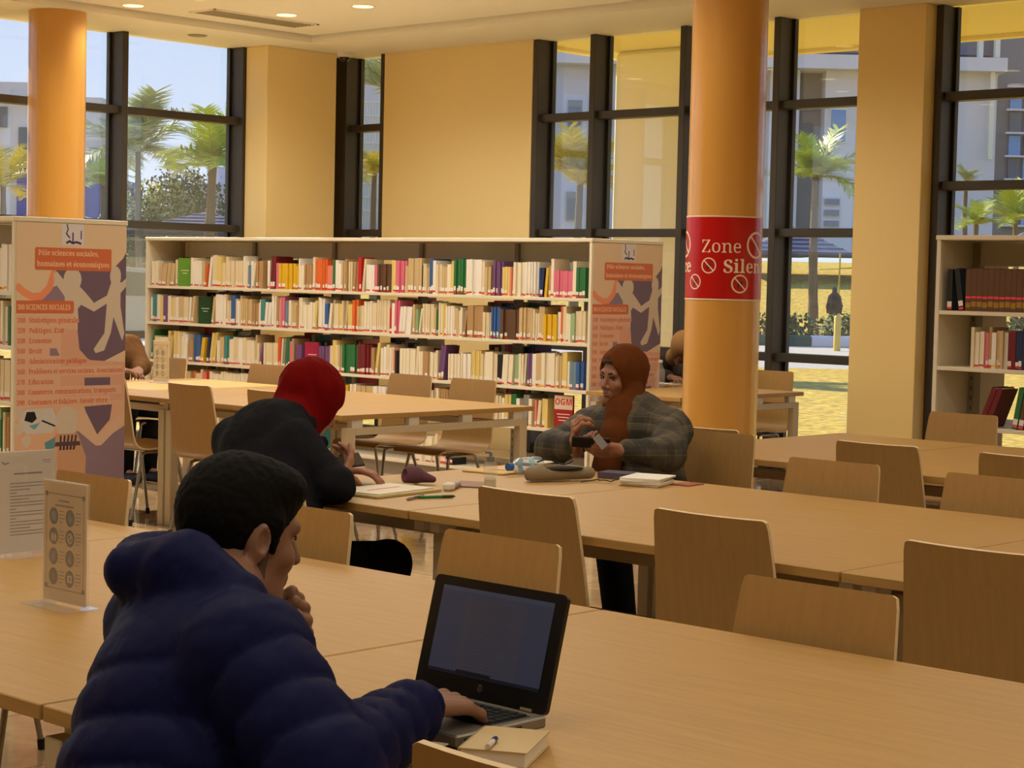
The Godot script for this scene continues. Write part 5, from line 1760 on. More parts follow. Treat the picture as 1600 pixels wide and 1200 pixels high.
	part("underline", mb, mat(Color(0.86, 0.38, 0.44), 0.7), ps)
	sheet_box("paper_folder", Vector3(-4.86, y, -4.545), Vector3(0.20, 0.006, 0.18), -0.1, mat(Color(0.74, 0.64, 0.48), 0.7), "tan folder beyond the phone of the red headscarf person", "folder")
	t = thing("fabric_pouch", "small purple fabric pouch standing on the papers", "pouch", Vector3.ZERO)
	f = Field.new(Vector3(-4.90, y, -4.78), Vector3(-4.66, y + 0.10, -4.54), 0.005)
	var pc0 := Vector3(-4.795, y + 0.030, -4.650)
	f.ell(pc0, Vector3(0.036, 0.034, 0.042), Basis.IDENTITY, 0.01)
	f.cone(pc0 + Vector3(0.01, 0.0, -0.02), pc0 + Vector3(0.055, -0.012, -0.052), 0.026, 0.012, 0.012)
	f.ell(pc0 + Vector3(-0.012, 0.006, 0.036), Vector3(0.024, 0.020, 0.022), Basis.IDENTITY, 0.006, true)
	f.cut_below(Vector3(0, y + 0.0008, 0), Vector3.UP)
	mb = MB.new(); f.emit(mb)
	part("pouch", mb, cloth(Color(0.40, 0.27, 0.31)), t)
	sheet_box("thin_notebook", Vector3(-4.655, y, -4.80), Vector3(0.12, 0.004, 0.17), 0.5, mat(Color(0.55, 0.40, 0.32), 0.6), "thin brown notebook behind the white correction roller", "notebook")
	t = thing("correction_roller", "white correction roller beside the green pen", "stationery", Vector3(-4.575, y, -4.615), 0.35)
	mb = MB.new(); mb.box(Vector3(0, 0.013, 0), Vector3(0.03, 0.026, 0.05), Basis.IDENTITY, 0.006)
	part("body", mb, M.white, t)
	mb = MB.new(); mb.tube([Vector3(0, 0.012, -0.02), Vector3(-0.012, 0.012, -0.105)], 0.0105, 10)
	part("grip", mb, mat(Color(0.66, 0.62, 0.64), 0.5), t)
	pen(Vector3(-4.455, y + 0.0055, -4.355), Vector3(-4.405, y + 0.0055, -4.475), 0.0052, Color(0.10, 0.46, 0.18), Color(0.06, 0.26, 0.10), "green felt pen by the correction roller")
	pen(Vector3(-4.480, y + 0.0055, -4.400), Vector3(-4.440, y + 0.0055, -4.285), 0.0050, Color(0.42, 0.33, 0.26), Color(0.62, 0.56, 0.50), "brown and silver pen next to the green pen")

# ---------------------------------------------------------------- outdoors; d: distance along the view, s: sideways, both level
const HF := Vector3(-0.68094, 0, -0.73234)
const HR := Vector3(0.73234, 0, -0.68094)
const GY := -0.32

func og(d: float, s: float, y := GY) -> Vector3:
	return HF * d + HR * s + Vector3.UP * y

func ou(u: float, d: float, y := GY) -> Vector3:
	return og(d, (u - 800.0) / FOCAL * d, y)

# height of what shows at row v in column u at distance d
func oy(u: float, v: float, d: float) -> float:
	return px(u, v, d).y

func hill(d: float) -> float:
	return GY + 3.1 * smoothstep(62.0, 100.0, d)

func strip(mb: MB, d0: float, d1: float, s: float, y0: float, y1: float):
	mb.quad(og(d1, -s, y1), og(d1, s, y1), og(d0, s, y0), og(d0, -s, y0))

var frond_meshes := []

func make_fronds():
	rng.seed = 91
	for k in 4:
		var mb := MB.new()
		# along +x, drooping; unit length about 1
		var pts := []
		var droop: float = [0.35, 0.55, 0.75, 0.2][k]
		for j in 9:
			var q := j / 8.0
			pts.append(Vector3(q * (1.0 - 0.25 * droop * q), 0.42 * q - droop * 0.9 * q * q, 0.0))
		mb.tube(pts, [0.016, 0.014, 0.012, 0.011, 0.010, 0.008, 0.007, 0.005, 0.003], 4, false)
		for j in 46:
			var q2 := 0.08 + 0.92 * j / 45.0
			var i := mini(int(q2 * 8.0), 7)
			var p: Vector3 = pts[i].lerp(pts[i + 1], q2 * 8.0 - i)
			var dirx: Vector3 = (pts[i + 1] - pts[i]).normalized()
			for sd in [-1.0, 1.0]:
				var ln := 0.42 * (1.0 - 0.65 * absf(q2 - 0.42)) * rng.randf_range(0.8, 1.1)
				var tip: Vector3 = p + (dirx * 0.55 + Vector3(0, rng.randf_range(-0.35, 0.25), sd * 0.85)).normalized() * ln
				var w := dirx * 0.017
				var nn := (tip - p).cross(w).normalized()
				if nn.y < 0: nn = -nn
				var mid := p.lerp(tip, 0.45) + Vector3(0, 0.01, 0)
				mb.tri(p - w * 0.6, p + w * 0.6, mid + w, nn, nn, nn)
				mb.tri(p - w * 0.6, mid + w, mid - w * 0.6, nn, nn, nn)
				mb.tri(mid - w * 0.6, mid + w, tip, nn, nn, nn)
		frond_meshes.append(mb.mesh())

func palm(u: float, v: float, d: float, size: float, label: String, tone: Material, seed_ := 1, n := 16, trunk_r := 0.13):
	rng.seed = seed_
	var ground := hill(d)
	var base := ou(u, d, ground)
	var t := thing("palm_tree", label, "palm", base)
	var h := oy(u, v, d) - ground
	var mb := MB.new()
	var pts := []; var rs := []
	for k in 13:
		var q := k / 12.0
		pts.append(Vector3(0.10 * sin(q * 2.5 + seed_), h * q, 0.08 * cos(q * 2.0 + seed_) - 0.08))
		rs.append(trunk_r * (1.25 - 0.5 * q) * (1.06 if k % 2 == 0 else 0.96))
	mb.tube(pts, rs, 9)
	part("trunk", mb, M.bark, t)
	var top: Vector3 = pts[12]
	for k in n:
		var f := MeshInstance3D.new()
		f.name = "frond"
		f.mesh = frond_meshes[rng.randi() % 4]
		f.material_override = tone
		t.add_child(f, true)
		var up := rng.randf_range(-0.15, 1.15)
		var b := Basis(Vector3.UP, TAU * k / n + rng.randf_range(-0.25, 0.25)) * Basis(Vector3.BACK, up)
		f.transform = Transform3D(b.scaled(Vector3.ONE * size * 1.55 * rng.randf_range(0.85, 1.1)), top)
	return t

func foliage(ctr: Vector3, rad: Vector3, n: int, leaf: float, seed_: int) -> MB:
	rng.seed = seed_
	var mb := MB.new()
	for k in n:
		var q := Vector3(rng.randfn(), rng.randfn(), rng.randfn()).normalized() * pow(rng.randf(), 0.35)
		var lump := 1.0 + 0.22 * sin(q.x * 7.0 + seed_) * cos(q.z * 6.0)
		var p := ctr + q * rad * lump
		var a := Vector3(rng.randfn(), rng.randfn(), rng.randfn()).normalized() * leaf
		var b := a.cross(Vector3(rng.randfn(), rng.randfn(), rng.randfn())).normalized() * leaf * 0.6
		var nn := (q + Vector3(0, 0.4, 0)).normalized()
		mb.tri(p - a, p + b, p + a, nn, nn, nn)
		mb.tri(p - a, p + a, p - b, nn, nn, nn)
	return mb

# a facade piece: box whose front shows between columns u0..u1 and rows v0..v1 at distance d, depth dd behind
func facade(u0: float, u1: float, v0: float, v1: float, d: float, dd: float, mb: MB):
	var a := (u0 - 800.0) / FOCAL * d; var b := (u1 - 800.0) / FOCAL * d
	var um := (u0 + u1) * 0.5
	var top := oy(um, v0, d); var bot := oy(um, v1, d)
	var bs := Basis(HR, Vector3.UP, -HF)
	mb.box(og(d + dd * 0.5, (a + b) * 0.5, (top + bot) * 0.5), Vector3(b - a, top - bot, dd), bs)

func piece(parent: Node, called: String, u0: float, u1: float, v0: float, v1: float, d: float, dd: float, m: Material):
	var mb := MB.new()
	facade(u0, u1, v0, v1, d, dd, mb)
	return part(called, mb, m, parent)

func canopy(u0: float, u1: float, d: float, y0: float, y1: float, label: String):
	var t := thing("shade_canopy", label, "canopy", Vector3.ZERO)
	var s0 := (u0 - 800.0) / FOCAL * d; var s1 := (u1 - 800.0) / FOCAL * d
	var n := maxi(1, int(round((s1 - s0) / 5.0)))
	var w := (s1 - s0) / n
	for k in n:
		var a := s0 + w * k; var b := a + w
		var mb := MB.new()
		var c := og(d + 2.5, (a + b) * 0.5, y1)
		var q := [og(d, a, y0), og(d, b, y0), og(d + 5.0, b, y0), og(d + 5.0, a, y0)]
		for j in 4:
			mb.flat(q[j], c, q[(j + 1) % 4]); mb.flat(q[j], q[(j + 1) % 4], c)
		part("canopy_roof", mb, M.canvas, t)
		for j in 6:
			mb = MB.new()
			var z := (j + 0.7) / 7.0
			mb.tube([q[0].lerp(c, z) + Vector3(0, 0.02, 0), q[1].lerp(c, z) + Vector3(0, 0.02, 0)], 0.03, 4)
			part("canvas_seam", mb, M.canvas_dark, t)
		mb = MB.new()
		mb.tube([q[0], q[1]], 0.09, 6)
		part("edge_beam", mb, M.steel_dark, t)
		mb = MB.new()
		mb.tube([Vector3(q[0].x, hill(d), q[0].z), q[0]], 0.06, 6)
		part("post", mb, M.steel_dark, t)

func outside():
	M.grass = bump(mat(Color.WHITE, 0.95, 0.0, grain(256, 256, Color(0.74, 0.63, 0.24), 0.35, 0.05, 0.05, 61), 0.25), 0.08, 3.0, 0.25)
	M.paving = mat(Color(0.72, 0.70, 0.66), 0.9)
	M.bark = bump(mat(Color(0.42, 0.35, 0.27), 0.9), 0.06, 1.0, 1.5)
	M.frond = mat(Color(0.60, 0.66, 0.24), 0.45)
	M.frond.backlight_enabled = true; M.frond.backlight = Color(0.42, 0.46, 0.10)
	M.frond2 = mat(Color(0.74, 0.70, 0.24), 0.45)
	M.frond2.backlight_enabled = true; M.frond2.backlight = Color(0.50, 0.44, 0.08)
	M.frond3 = mat(Color(0.62, 0.66, 0.50), 0.45)
	M.frond3.backlight_enabled = true; M.frond3.backlight = Color(0.38, 0.40, 0.26)
	M.leaf = mat(Color(0.34, 0.40, 0.22), 0.7)
	M.leaf2 = mat(Color(0.52, 0.55, 0.28), 0.7)
	M.plaster = bump(mat(Color(0.90, 0.88, 0.88), 0.9), 0.02, 0.5, 0.3)
	M.plaster2 = bump(mat(Color(0.83, 0.83, 0.86), 0.9), 0.02, 0.5, 0.3)
	M.plaster3 = mat(Color(0.54, 0.53, 0.53), 0.9)
	M.plaster_blue = mat(Color(0.24, 0.30, 0.66), 0.9)
	M.cream = bump(mat(Color(0.95, 0.93, 0.83), 0.85), 0.02, 0.3, 0.5)
	M.soffit = bump(mat(Color(0.95, 0.90, 0.68), 0.85), 0.02, 0.2, 0.5)
	M.window_far = mat(Color(0.30, 0.36, 0.42), 0.15)
	M.window_blue = mat(Color(0.42, 0.62, 0.82), 0.15)
	M.canvas = mat(Color(0.58, 0.60, 0.70), 0.8)
	M.canvas_dark = mat(Color(0.36, 0.38, 0.52), 0.8)
	M.steel_dark = mat(Color(0.25, 0.25, 0.25), 0.6)
	make_fronds()
	# ground
	var mb := MB.new()
	strip(mb, 5.0, 42.0, 120.0, GY, GY)
	struct("lawn", mb, M.grass)
	mb = MB.new()
	strip(mb, 42.0, 57.5, 120.0, GY, GY)
	struct("outdoor_paving", mb, M.paving)
	mb = MB.new()
	var prev := 60.0
	for k in 14:
		var d1 := 60.0 + (k + 1) * 4.2
		strip(mb, prev, d1, 140.0, hill(prev), hill(d1))
		prev = d1
	strip(mb, prev, 260.0, 240.0, hill(prev), hill(prev))
	struct("grass_slope", mb, M.grass)
	# kerb in green and white blocks
	var kb := thing("painted_kerb", "road kerb painted in green and white blocks", "kerb", Vector3.ZERO)
	mb = MB.new(); mb.box(og(59.2, 0, GY + 0.10), Vector3(200, 0.24, 1.4), Basis(HR, Vector3.UP, -HF))
	part("kerb_base", mb, M.paving, kb)
	for k in 40:
		mb = MB.new()
		mb.box(og(58.0, -40.0 + k * 2.0, GY + 0.15), Vector3(1.97, 0.34, 0.5), Basis(HR, Vector3.UP, -HF), 0.03)
		part("kerb_block", mb, mat(Color(0.20, 0.34, 0.30), 0.8) if k % 2 == 0 else M.plaster, kb)
	# hedge: clipped low shrubs
	for k in 9:
		var s := 3.0 + k * 1.9
		var c := og(61.5, s, hill(61.5) + 0.45)
		one("hedge_shrub", foliage(c, Vector3(1.15, 0.55, 0.8), 700, 0.09, 200 + k), M.leaf, "low dark green shrub in the hedge along the painted kerb", "shrub", "hedge shrubs along the kerb")
	# person outside with a backpack
	var J0 := ou(1300, 66.0, hill(66.0))
	var t := thing("person", "person with a dark backpack walking outside behind the hedge", "person", J0, 0.6)
	var f := Field.new(Vector3(-0.4, 0, -0.4), Vector3(0.4, 1.75, 0.4), 0.03)
	f.cone(Vector3(0, 0.95, 0), Vector3(0, 1.38, 0), 0.16, 0.17, 0.05)
	f.cone(Vector3(-0.16, 1.38, 0), Vector3(-0.24, 1.05, 0.03), 0.06, 0.05, 0.04); f.cone(Vector3(-0.24, 1.05, 0.03), Vector3(-0.22, 0.82, -0.1), 0.05, 0.04, 0.04)
	f.cone(Vector3(0.16, 1.38, 0), Vector3(0.24, 1.05, 0.03), 0.06, 0.05, 0.04); f.cone(Vector3(0.24, 1.05, 0.03), Vector3(0.22, 0.82, -0.1), 0.05, 0.04, 0.04)
	f.cone(Vector3(-0.09, 0.92, 0), Vector3(-0.10, 0.06, -0.12), 0.10, 0.06, 0.04); f.cone(Vector3(0.09, 0.92, 0), Vector3(0.10, 0.06, 0.14), 0.10, 0.06, 0.04)
	f.cone(Vector3(0, 1.4, 0), Vector3(0, 1.5, 0), 0.06, 0.06, 0.03); f.ell(Vector3(0, 1.6, 0), Vector3(0.09, 0.12, 0.10), Basis.IDENTITY, 0.03)
	mb = MB.new(); f.emit(mb)
	part("body", mb, mat(Color(0.30, 0.24, 0.24), 0.8), t)
	mb = MB.new(); mb.box(Vector3(0, 1.2, 0.22), Vector3(0.3, 0.44, 0.18), Basis.IDENTITY, 0.06)
	part("backpack", mb, mat(Color(0.10, 0.10, 0.13), 0.8), t)
	# yellow post and young tree on a stake
	t = thing("yellow_post", "short yellow post at the edge of the lawn", "post", ou(1306, 54.0))
	mb = MB.new(); mb.lathe(Vector3.ZERO, [Vector2(0.10, 0.0), Vector2(0.10, 0.95), Vector2(0.07, 1.0), Vector2(0.0, 1.0)], 14)
	part("post", mb, mat(Color(0.86, 0.72, 0.32), 0.6), t)
	t = thing("young_tree", "thin staked sapling on the grass slope", "tree", ou(1306, 76.0, hill(76.0)))
	mb = MB.new(); mb.tube([Vector3.ZERO, Vector3(0.02, 2.2, 0)], 0.035, 6)
	part("stem", mb, M.frond2, t)
	mb = MB.new(); mb.tube([Vector3(-0.9, 1.55, 0), Vector3(0.6, 1.62, 0)], 0.03, 6)
	part("tie", mb, M.frond2, t)
	# canopies over the car park
	canopy(1150, 1900, 84.0, 2.85, 4.2, "blue grey striped shade canopies beyond the grass slope")
	canopy(560, 900, 84.0, 2.85, 4.1, "blue grey shade canopies beyond the long bookshelf")
	canopy(-60, 420, 62.0, 2.75, 3.55, "pale blue shade canopies outside the left glazing")
	# silver car on the paving
	t = thing("car", "silver grey car parked outside the left glazing", "car", ou(216, 46.0))
	t.basis = Basis(HR, Vector3.UP, -HF)
	var carp := PackedVector2Array([Vector2(-2.1, 0.35), Vector2(2.1, 0.35), Vector2(2.15, 0.8), Vector2(2.0, 1.1), Vector2(1.1, 1.2), Vector2(0.5, 1.85), Vector2(-1.5, 1.95), Vector2(-2.0, 1.2), Vector2(-2.15, 0.9)])
	mb = MB.new(); mb.prism(carp, Vector3(0, 0, -0.85), Vector3.RIGHT, Vector3.UP, 1.7)
	part("car_body", mb, mat(Color(0.55, 0.55, 0.54), 0.25, 0.5), t)
	mb = MB.new(); mb.prism(PackedVector2Array([Vector2(0.9, 1.22), Vector2(0.4, 1.76), Vector2(-1.4, 1.84), Vector2(-1.75, 1.22)]), Vector3(0, 0, 0.84), Vector3.RIGHT, Vector3.UP, 0.03)
	part("car_window", mb, mat(Color(0.10, 0.11, 0.12), 0.1), t)
	for s in [-1.35, 1.35]:
		mb = MB.new(); mb.lathe(Vector3(s, 0.34, 0.80), [Vector2(0.0, 0.12), Vector2(0.2, 0.12), Vector2(0.33, 0.1), Vector2(0.34, 0.0)], 20, Basis(Vector3.RIGHT, PI / 2))
		part("wheel", mb, M.rubber, t)
	# porch of the library itself: soffit, fascia and a cream pillar
	var po := struct_root("porch")
	mb = MB.new(); mb.box2(Vector3(-13.35, 3.9, -16.5), Vector3(XR, 4.05, ZB - 0.26))
	part("soffit", mb, M.soffit, po)
	mb = MB.new()
	mb.box2(Vector3(-13.45, 3.86, -16.6), Vector3(XR, 4.6, -16.48)); mb.box2(Vector3(-13.45, 3.86, -16.6), Vector3(-13.33, 4.6, ZB - 0.26))
	part("fascia", mb, M.soffit, po)
	mb = MB.new(); mb.box2(Vector3(-13.15, GY, -16.45), Vector3(-12.05, 3.9, -15.6), 0.05)
	part("pillar", mb, M.cream, po)
	mb = MB.new(); mb.box2(Vector3(XL - 0.3, GY - 0.05, -16.6), Vector3(XR, GY + 0.03, ZB - 0.25))
	# large building across the lawn
	t = thing("campus_building", "large pale building with grey bays across the lawn", "building", Vector3.ZERO)
	var D := 112.0
	piece(t, "wall", 835, 1120, 96, 400, D, 10.0, M.plaster2)
	piece(t, "wall", 1190, 1236, 96, 400, D, 10.0, M.plaster)
	piece(t, "grey_bay", 1236, 1276, 112, 400, D + 1.5, 8.0, M.plaster3)
	piece(t, "wall", 1276, 1420, 108, 400, D, 10.0, M.plaster)
	piece(t, "wall", 1470, 1542, 113, 400, D, 10.0, M.plaster)
	piece(t, "grey_bay", 1542, 1760, 40, 400, D + 1.5, 8.0, M.plaster3)
	piece(t, "roof_beam", 835, 1440, 84, 106, D - 1.2, 12.0, M.plaster)
	piece(t, "roof_beam", 1470, 1557, 92, 113, D - 1.2, 12.0, M.plaster)
	piece(t, "grey_storey", 835, 1760, -20, 84, D + 3.0, 8.0, M.plaster3)
	for u in [1515, 1541, 1535]:
		piece(t, "facade_column", u - 3.5, u + 3.5, 40 if u < 1535 or u == 1541 else 113, 92 if u != 1535 else 250, D - 0.8, 0.5, M.cream)
	for w in [[877, 899, 158, 200], [877, 899, 225, 262], [925, 945, 158, 200], [878, 900, 300, 345], [965, 985, 158, 200]]:
		var wn = piece(t, "window", w[0], w[1], w[2], w[3], D - 0.15, 0.4, M.plaster3)
		piece(wn, "pane", w[0] + 2, w[1] - 2, w[2] + 10, w[3] - 3, D - 0.2, 0.3, M.window_far)
	var bw = piece(t, "window", 1284, 1311, 163, 224, D - 0.15, 0.4, M.cream)
	piece(bw, "pane", 1286, 1309, 173, 222, D - 0.2, 0.3, M.window_blue)
	for k in 3:
		var lw = piece(t, "window", 1278, 1305, 308 + k * 17, 322 + k * 17, D - 0.15, 0.4, M.plaster2)
		piece(lw, "pane", 1280, 1303, 311 + k * 17, 320 + k * 17, D - 0.25, 0.3, M.window_far)
	for k in 3:
		for j in 6:
			piece(t, "glazing_strip", 1563 + k * 23, 1581 + k * 23, 141 + j * 36, 174 + j * 36, D + 1.3, 0.3, M.window_blue if (k + j) % 2 == 0 else M.window_far)
	for j in 7: piece(t, "glazing_bar", 1558, 1740, 137 + j * 36, 140 + j * 36, D + 1.0, 0.3, M.plaster)
	# lattice fronted building
	t = thing("lattice_building", "pale building with a white lattice front seen in the narrow corner window", "building", Vector3.ZERO)
	piece(t, "wall", 480, 592, 88, 400, 98.0, 8.0, M.plaster)
	piece(t, "roof_band", 470, 640, 82, 106, 97.0, 10.0, M.plaster2)
	piece(t, "rear_wall", 592, 720, 120, 400, 104.0, 8.0, M.window_blue)
	for k in 9: piece(t, "lattice_bar", 556 + k * 4.4, 557.6 + k * 4.4, 158, 350, 96.6, 0.15, M.cream)
	for k in 9: piece(t, "lattice_rail", 550, 594, 160 + k * 21, 162 + k * 21, 96.4, 0.15, M.cream)
	# houses at the left
	t = thing("white_house", "white building with grey windows and a blue ground storey", "building", Vector3.ZERO)
	piece(t, "wall", -200, 153, 150, 236, 80.0, 9.0, M.plaster)
	piece(t, "roof", -200, 60, 128, 150, 79.5, 10.0, M.plaster2)
	piece(t, "lower_wall", -200, 128, 236, 380, 80.0, 9.0, M.plaster)
	piece(t, "blue_storey", 128, 152, 272, 380, 80.1, 9.0, M.plaster_blue)
	piece(t, "blue_storey", 22, 44, 272, 380, 79.8, 9.0, M.plaster_blue)
	piece(t, "window", 134, 151, 232, 271, 79.9, 0.3, M.window_far)
	piece(t, "window", 24, 42, 200, 270, 79.9, 0.3, M.window_far)
	piece(t, "window", -10, 6, 168, 200, 79.9, 0.3, M.window_far)
	t = thing("low_house", "low pale building behind the palm by the left glazing", "building", Vector3.ZERO)
	piece(t, "wall", 289, 425, 290, 400, 90.0, 8.0, M.plaster2)
	piece(t, "wall", 318, 425, 262, 290, 91.0, 7.0, M.plaster2)
	piece(t, "window", 350, 362, 284, 291, 89.9, 0.2, M.window_far)
	# trees
	for k in 3:
		var u := 205.0 + k * 40.0
		var bt := thing("leafy_tree", ["dark bushy tree left of the slender palm's trunk", "olive bushy tree between the two tall palms", "dark bushy tree in front of the low pale building"][k], "tree", ou(u, 70.0 + k * 5.0, hill(70.0 + k * 5.0)))
		part("crown", foliage(Vector3(0, 2.5 + 0.35 * (k % 3), 0), Vector3(1.9, 1.5 + 0.3 * (k % 2), 1.6), 3600, 0.085, 300 + k), M.leaf if k % 2 == 0 else M.leaf2, bt)
		mb = MB.new(); mb.tube([Vector3.ZERO, Vector3(0.1, 2.6, 0)], [0.16, 0.09], 7)
		part("trunk", mb, M.bark, bt)
	# palms
	palm(210, 238, 57.0, 1.35, "tall slender palm beside the left window mullion", M.frond3, 3, 15, 0.10)
	palm(322, 262, 50.0, 1.15, "broad palm with arching fronds left of the pilaster", M.frond, 5, 16, 0.14)
	palm(-6, 292, 56.0, 1.0, "yellowish palm at the edge of the left glazing", M.frond2, 7, 12, 0.10)
	palm(152, 290, 67.0, 0.8, "small palm right of the round column by the left glazing", M.frond, 8, 12, 0.10)
	palm(612, 150, 42.0, 1.35, "tall palm with drooping fronds in the corner window", M.frond3, 9, 16, 0.13)
	palm(578, 272, 66.0, 0.85, "yellow green palm in front of the lattice building", M.frond2, 10, 14, 0.12)
	palm(893, 290, 65.0, 1.5, "bright green palm in front of the pale wall", M.frond2, 12, 18, 0.15)
	palm(1042, 262, 72.0, 1.75, "palm half hidden by the cream porch pillar", M.frond2, 14, 12, 0.14)
	palm(1266, 278, 65.5, 1.2, "bushy palm in front of the grey bay", M.frond, 16, 20, 0.15)
	palm(1512, 352, 67.0, 0.75, "small palm in the right window", M.frond, 18, 13, 0.12)
	palm(1576, 345, 72.0, 1.0, "small bright palm above the right bookshelf", M.frond, 20, 15, 0.12)
	palm(1500, 285, 90.0, 0.6, "distant palm beside the pale wall in the right window", M.frond3, 22, 12, 0.12)

# ---------------------------------------------------------------- the scene
func _ready():
	# camera
	var cam := Camera3D.new()
	cam.name = "camera"
	cam.fov = rad_to_deg(2.0 * atan(600.0 / FOCAL))
	cam.near = 0.05
	cam.far = 600.0
	add_child(cam)
	cam.transform = Transform3D(Basis(RIGHT, UPV, -FWD).orthonormalized(), EYE)
	cam.current = true
	# sky and exposure
	var sky := ProceduralSkyMaterial.new()
	sky.sky_top_color = Color(0.42, 0.60, 0.86)
	sky.sky_horizon_color = Color(0.84, 0.89, 0.95)
	sky.sky_curve = 0.18
	sky.ground_bottom_color = Color(0.45, 0.40, 0.30)
	sky.ground_horizon_color = Color(0.75, 0.76, 0.74)
	sky.sky_energy_multiplier = 1.12
	var cn := NoiseTexture2D.new()
	var fn := FastNoiseLite.new(); fn.seed = 8; fn.frequency = 0.006; fn.fractal_octaves = 5
	cn.noise = fn; cn.width = 1024; cn.height = 512; cn.seamless = true
	var ramp := Gradient.new()
	ramp.set_color(0, Color(1, 1, 1, 0.0)); ramp.set_color(1, Color(1, 1, 1, 0.45))
	ramp.offsets = PackedFloat32Array([0.45, 0.85])
	cn.color_ramp = ramp
	sky.sky_cover = cn
	sky.sky_cover_modulate = Color(0.55, 0.55, 0.55)
	var env := Environment.new()
	env.background_mode = Environment.BG_SKY
	env.sky = Sky.new()
	env.sky.sky_material = sky
	env.background_energy_multiplier = 1.0
	env.tonemap_mode = Environment.TONE_MAPPER_LINEAR
	env.tonemap_exposure = 1.04
	env.sdfgi_enabled = true; env.ssao_enabled = true; env.ssil_enabled = true
	var we := WorldEnvironment.new()
	we.name = "world_environment"
	we.environment = env
	add_child(we)
	# sun: from the left wall's side, rather low
	var sun := DirectionalLight3D.new()
	sun.name = "sun"
	sun.light_color = Color(1.0, 0.93, 0.80)
	sun.light_energy = 2.6
	sun.light_angular_distance = 0.6
	sun.shadow_enabled = true
	add_child(sun)
	var sd := Vector3(-1.0, 0.0, -0.02).normalized() * cos(deg_to_rad(33.0)) + Vector3.UP * sin(deg_to_rad(33.0))
	sun.look_at_from_position(sd * 50.0, Vector3.ZERO)

	make_materials()
	build_room()
	outside()
	# ceiling lamps
	var le := 1.15
	for p in [[-12.0, -10.13], [-11.11, -10.15], [-10.24, -10.2], [-12.62, -9.08], [-11.86, -9.12], [-10.9, -9.05]]: downlight(p[0], p[1], 3.56, le)
	for ix in 6:
		for iz in 2:
			downlight(-11.9 + ix * 0.95 + (0.4 if iz % 2 == 1 else 0.0), -8.05 + iz * 1.1, 3.56, le)
	for ix in 3: downlight(-9.35 + ix * 0.9, -10.2, 3.56, le)
	for ix in 2: downlight(-9.1 + ix * 0.95, -9.1, 3.56, le)
	for ix in 4:
		for iz in 2: downlight(-10.9 + ix * 2.2, -5.2 + iz * 2.1, 3.56, le)
	for ix in 4:
		for iz in 4: downlight(-3.6 + ix * 2.3, -9.0 + iz * 2.2, 3.56, le)
	for ix in 7:
		for iz in 2: downlight(-11.6 + ix * 2.3, -1.4 + iz * 2.5, 3.56, le)
	column_thing(Vector3(-6.915, 0, -9.275), 0.225, 3.56, "round ochre column with the red Zone Silence wrap", true)
	column_thing(Vector3(-13.08, 0, -8.69), 0.225, HC, "plain round ochre column beside the left glazing", false)
	# dome camera and ceiling disc
	var t := thing("dome_camera", "small white dome camera under the ceiling by the corner window", "camera", Vector3(-13.13, HC, -11.78))
	var mb := MB.new(); mb.lathe(Vector3.ZERO, [Vector2(0.075, 0.0), Vector2(0.075, -0.03), Vector2(0.062, -0.045), Vector2(0.05, -0.045)], 20)
	part("housing", mb, M.white, t)
	mb = MB.new(); mb.ball(Vector3(0, -0.045, 0), Vector3(0.05, 0.045, 0.05), 16)
	part("dome", mb, mat(Color(0.12, 0.09, 0.08), 0.1), t)
	mb = MB.new(); mb.lathe(Vector3(-13.29, HC, -10.23), [Vector2(0.0, -0.010), Vector2(0.07, -0.010), Vector2(0.085, -0.004), Vector2(0.085, 0.0)], 24)
	one("ceiling_speaker", mb, M.shelf_dark, "flat beige disc speaker in the ceiling border above the left glazing", "speaker")
	# tables
	var L := 1.58
	for k in 3: table(-5.86 + L * k, -5.86 + L * (k + 1), -3.21, -1.775, ["reading table beyond the letter sign holder, mostly outside the view", "reading table carrying both clear sign holders", "reading table carrying the open laptop"][k])
	table(-5.86 + L * 3, -5.86 + L * 4, -3.21, -1.775, "empty reading table right of the laptop table")
	for k in 3: table(maxf(-5.07, -5.83 + L * k), -5.83 + L * (k + 1), -5.55, -4.11, ["short end table in front of the person in the red headscarf", "reading table in front of the pump bottle and empty chairs", "empty reading table right of the pump bottle's table"][k], 0.20)
	for k in 2: table(-7.39 - L * (k + 1), -7.39 - L * k, -8.14, -6.66, ["reading table by the long bookshelf with its end frame showing", "sunlit reading table holding a sign by the long bookshelf"][k])
	table(-5.27, -4.47, -8.08, -6.52, "short end table beside the banded column")
	table(-4.47, -2.89, -8.08, -6.52, "reading table in front of the right bookshelf")
	table(-8.28, -7.48, -11.0, -9.62, "small table behind the banded column near the lawn window")
	table(-9.95, -8.37, -11.16, -10.68, "narrow table behind the long bookshelf's poster end")
	# chairs
	chair0 = make_chair()
	var g := "beech shell chairs at the reading tables"
	chair(-3.690, -4.035, 1, "beech shell chair pushed in beside the pump bottle", g)
	chair(-3.030, -4.035, 1, "beech shell chair next to the one beside the pump bottle", g)
	chair(-2.245, -4.020, 1, "third beech shell chair in the row that starts beside the pump bottle", g)
	chair(-3.065, -3.275, -1, "beech shell chair across the table right behind the laptop screen", g)
	chair(-2.165, -3.260, -1, "beech shell chair pushed in across the table from the cream notebook", g)
	chair(-3.790, -3.290, -1, "beech shell chair beside the head of the person in the quilted jacket", g)
	chair(-4.755, -3.300, -1, "beech shell chair pushed in behind the two clear sign holders", g)
	chair(-1.590, -1.735, 1, "beech shell chair pushed in at the cream notebook", g)
	chair(-2.175, -1.225, 1, "beech shell chair the person in the quilted jacket sits on", g)
	chair(-4.720, -6.330, -1, "beech shell chair the plaid shirt person sits on", g)
	chair(-4.47, -3.700, 1, "beech shell chair the person in the red headscarf sits on", g)
	chair(-4.91, -6.475, 1, "beech shell chair standing in front of the banded column", g)
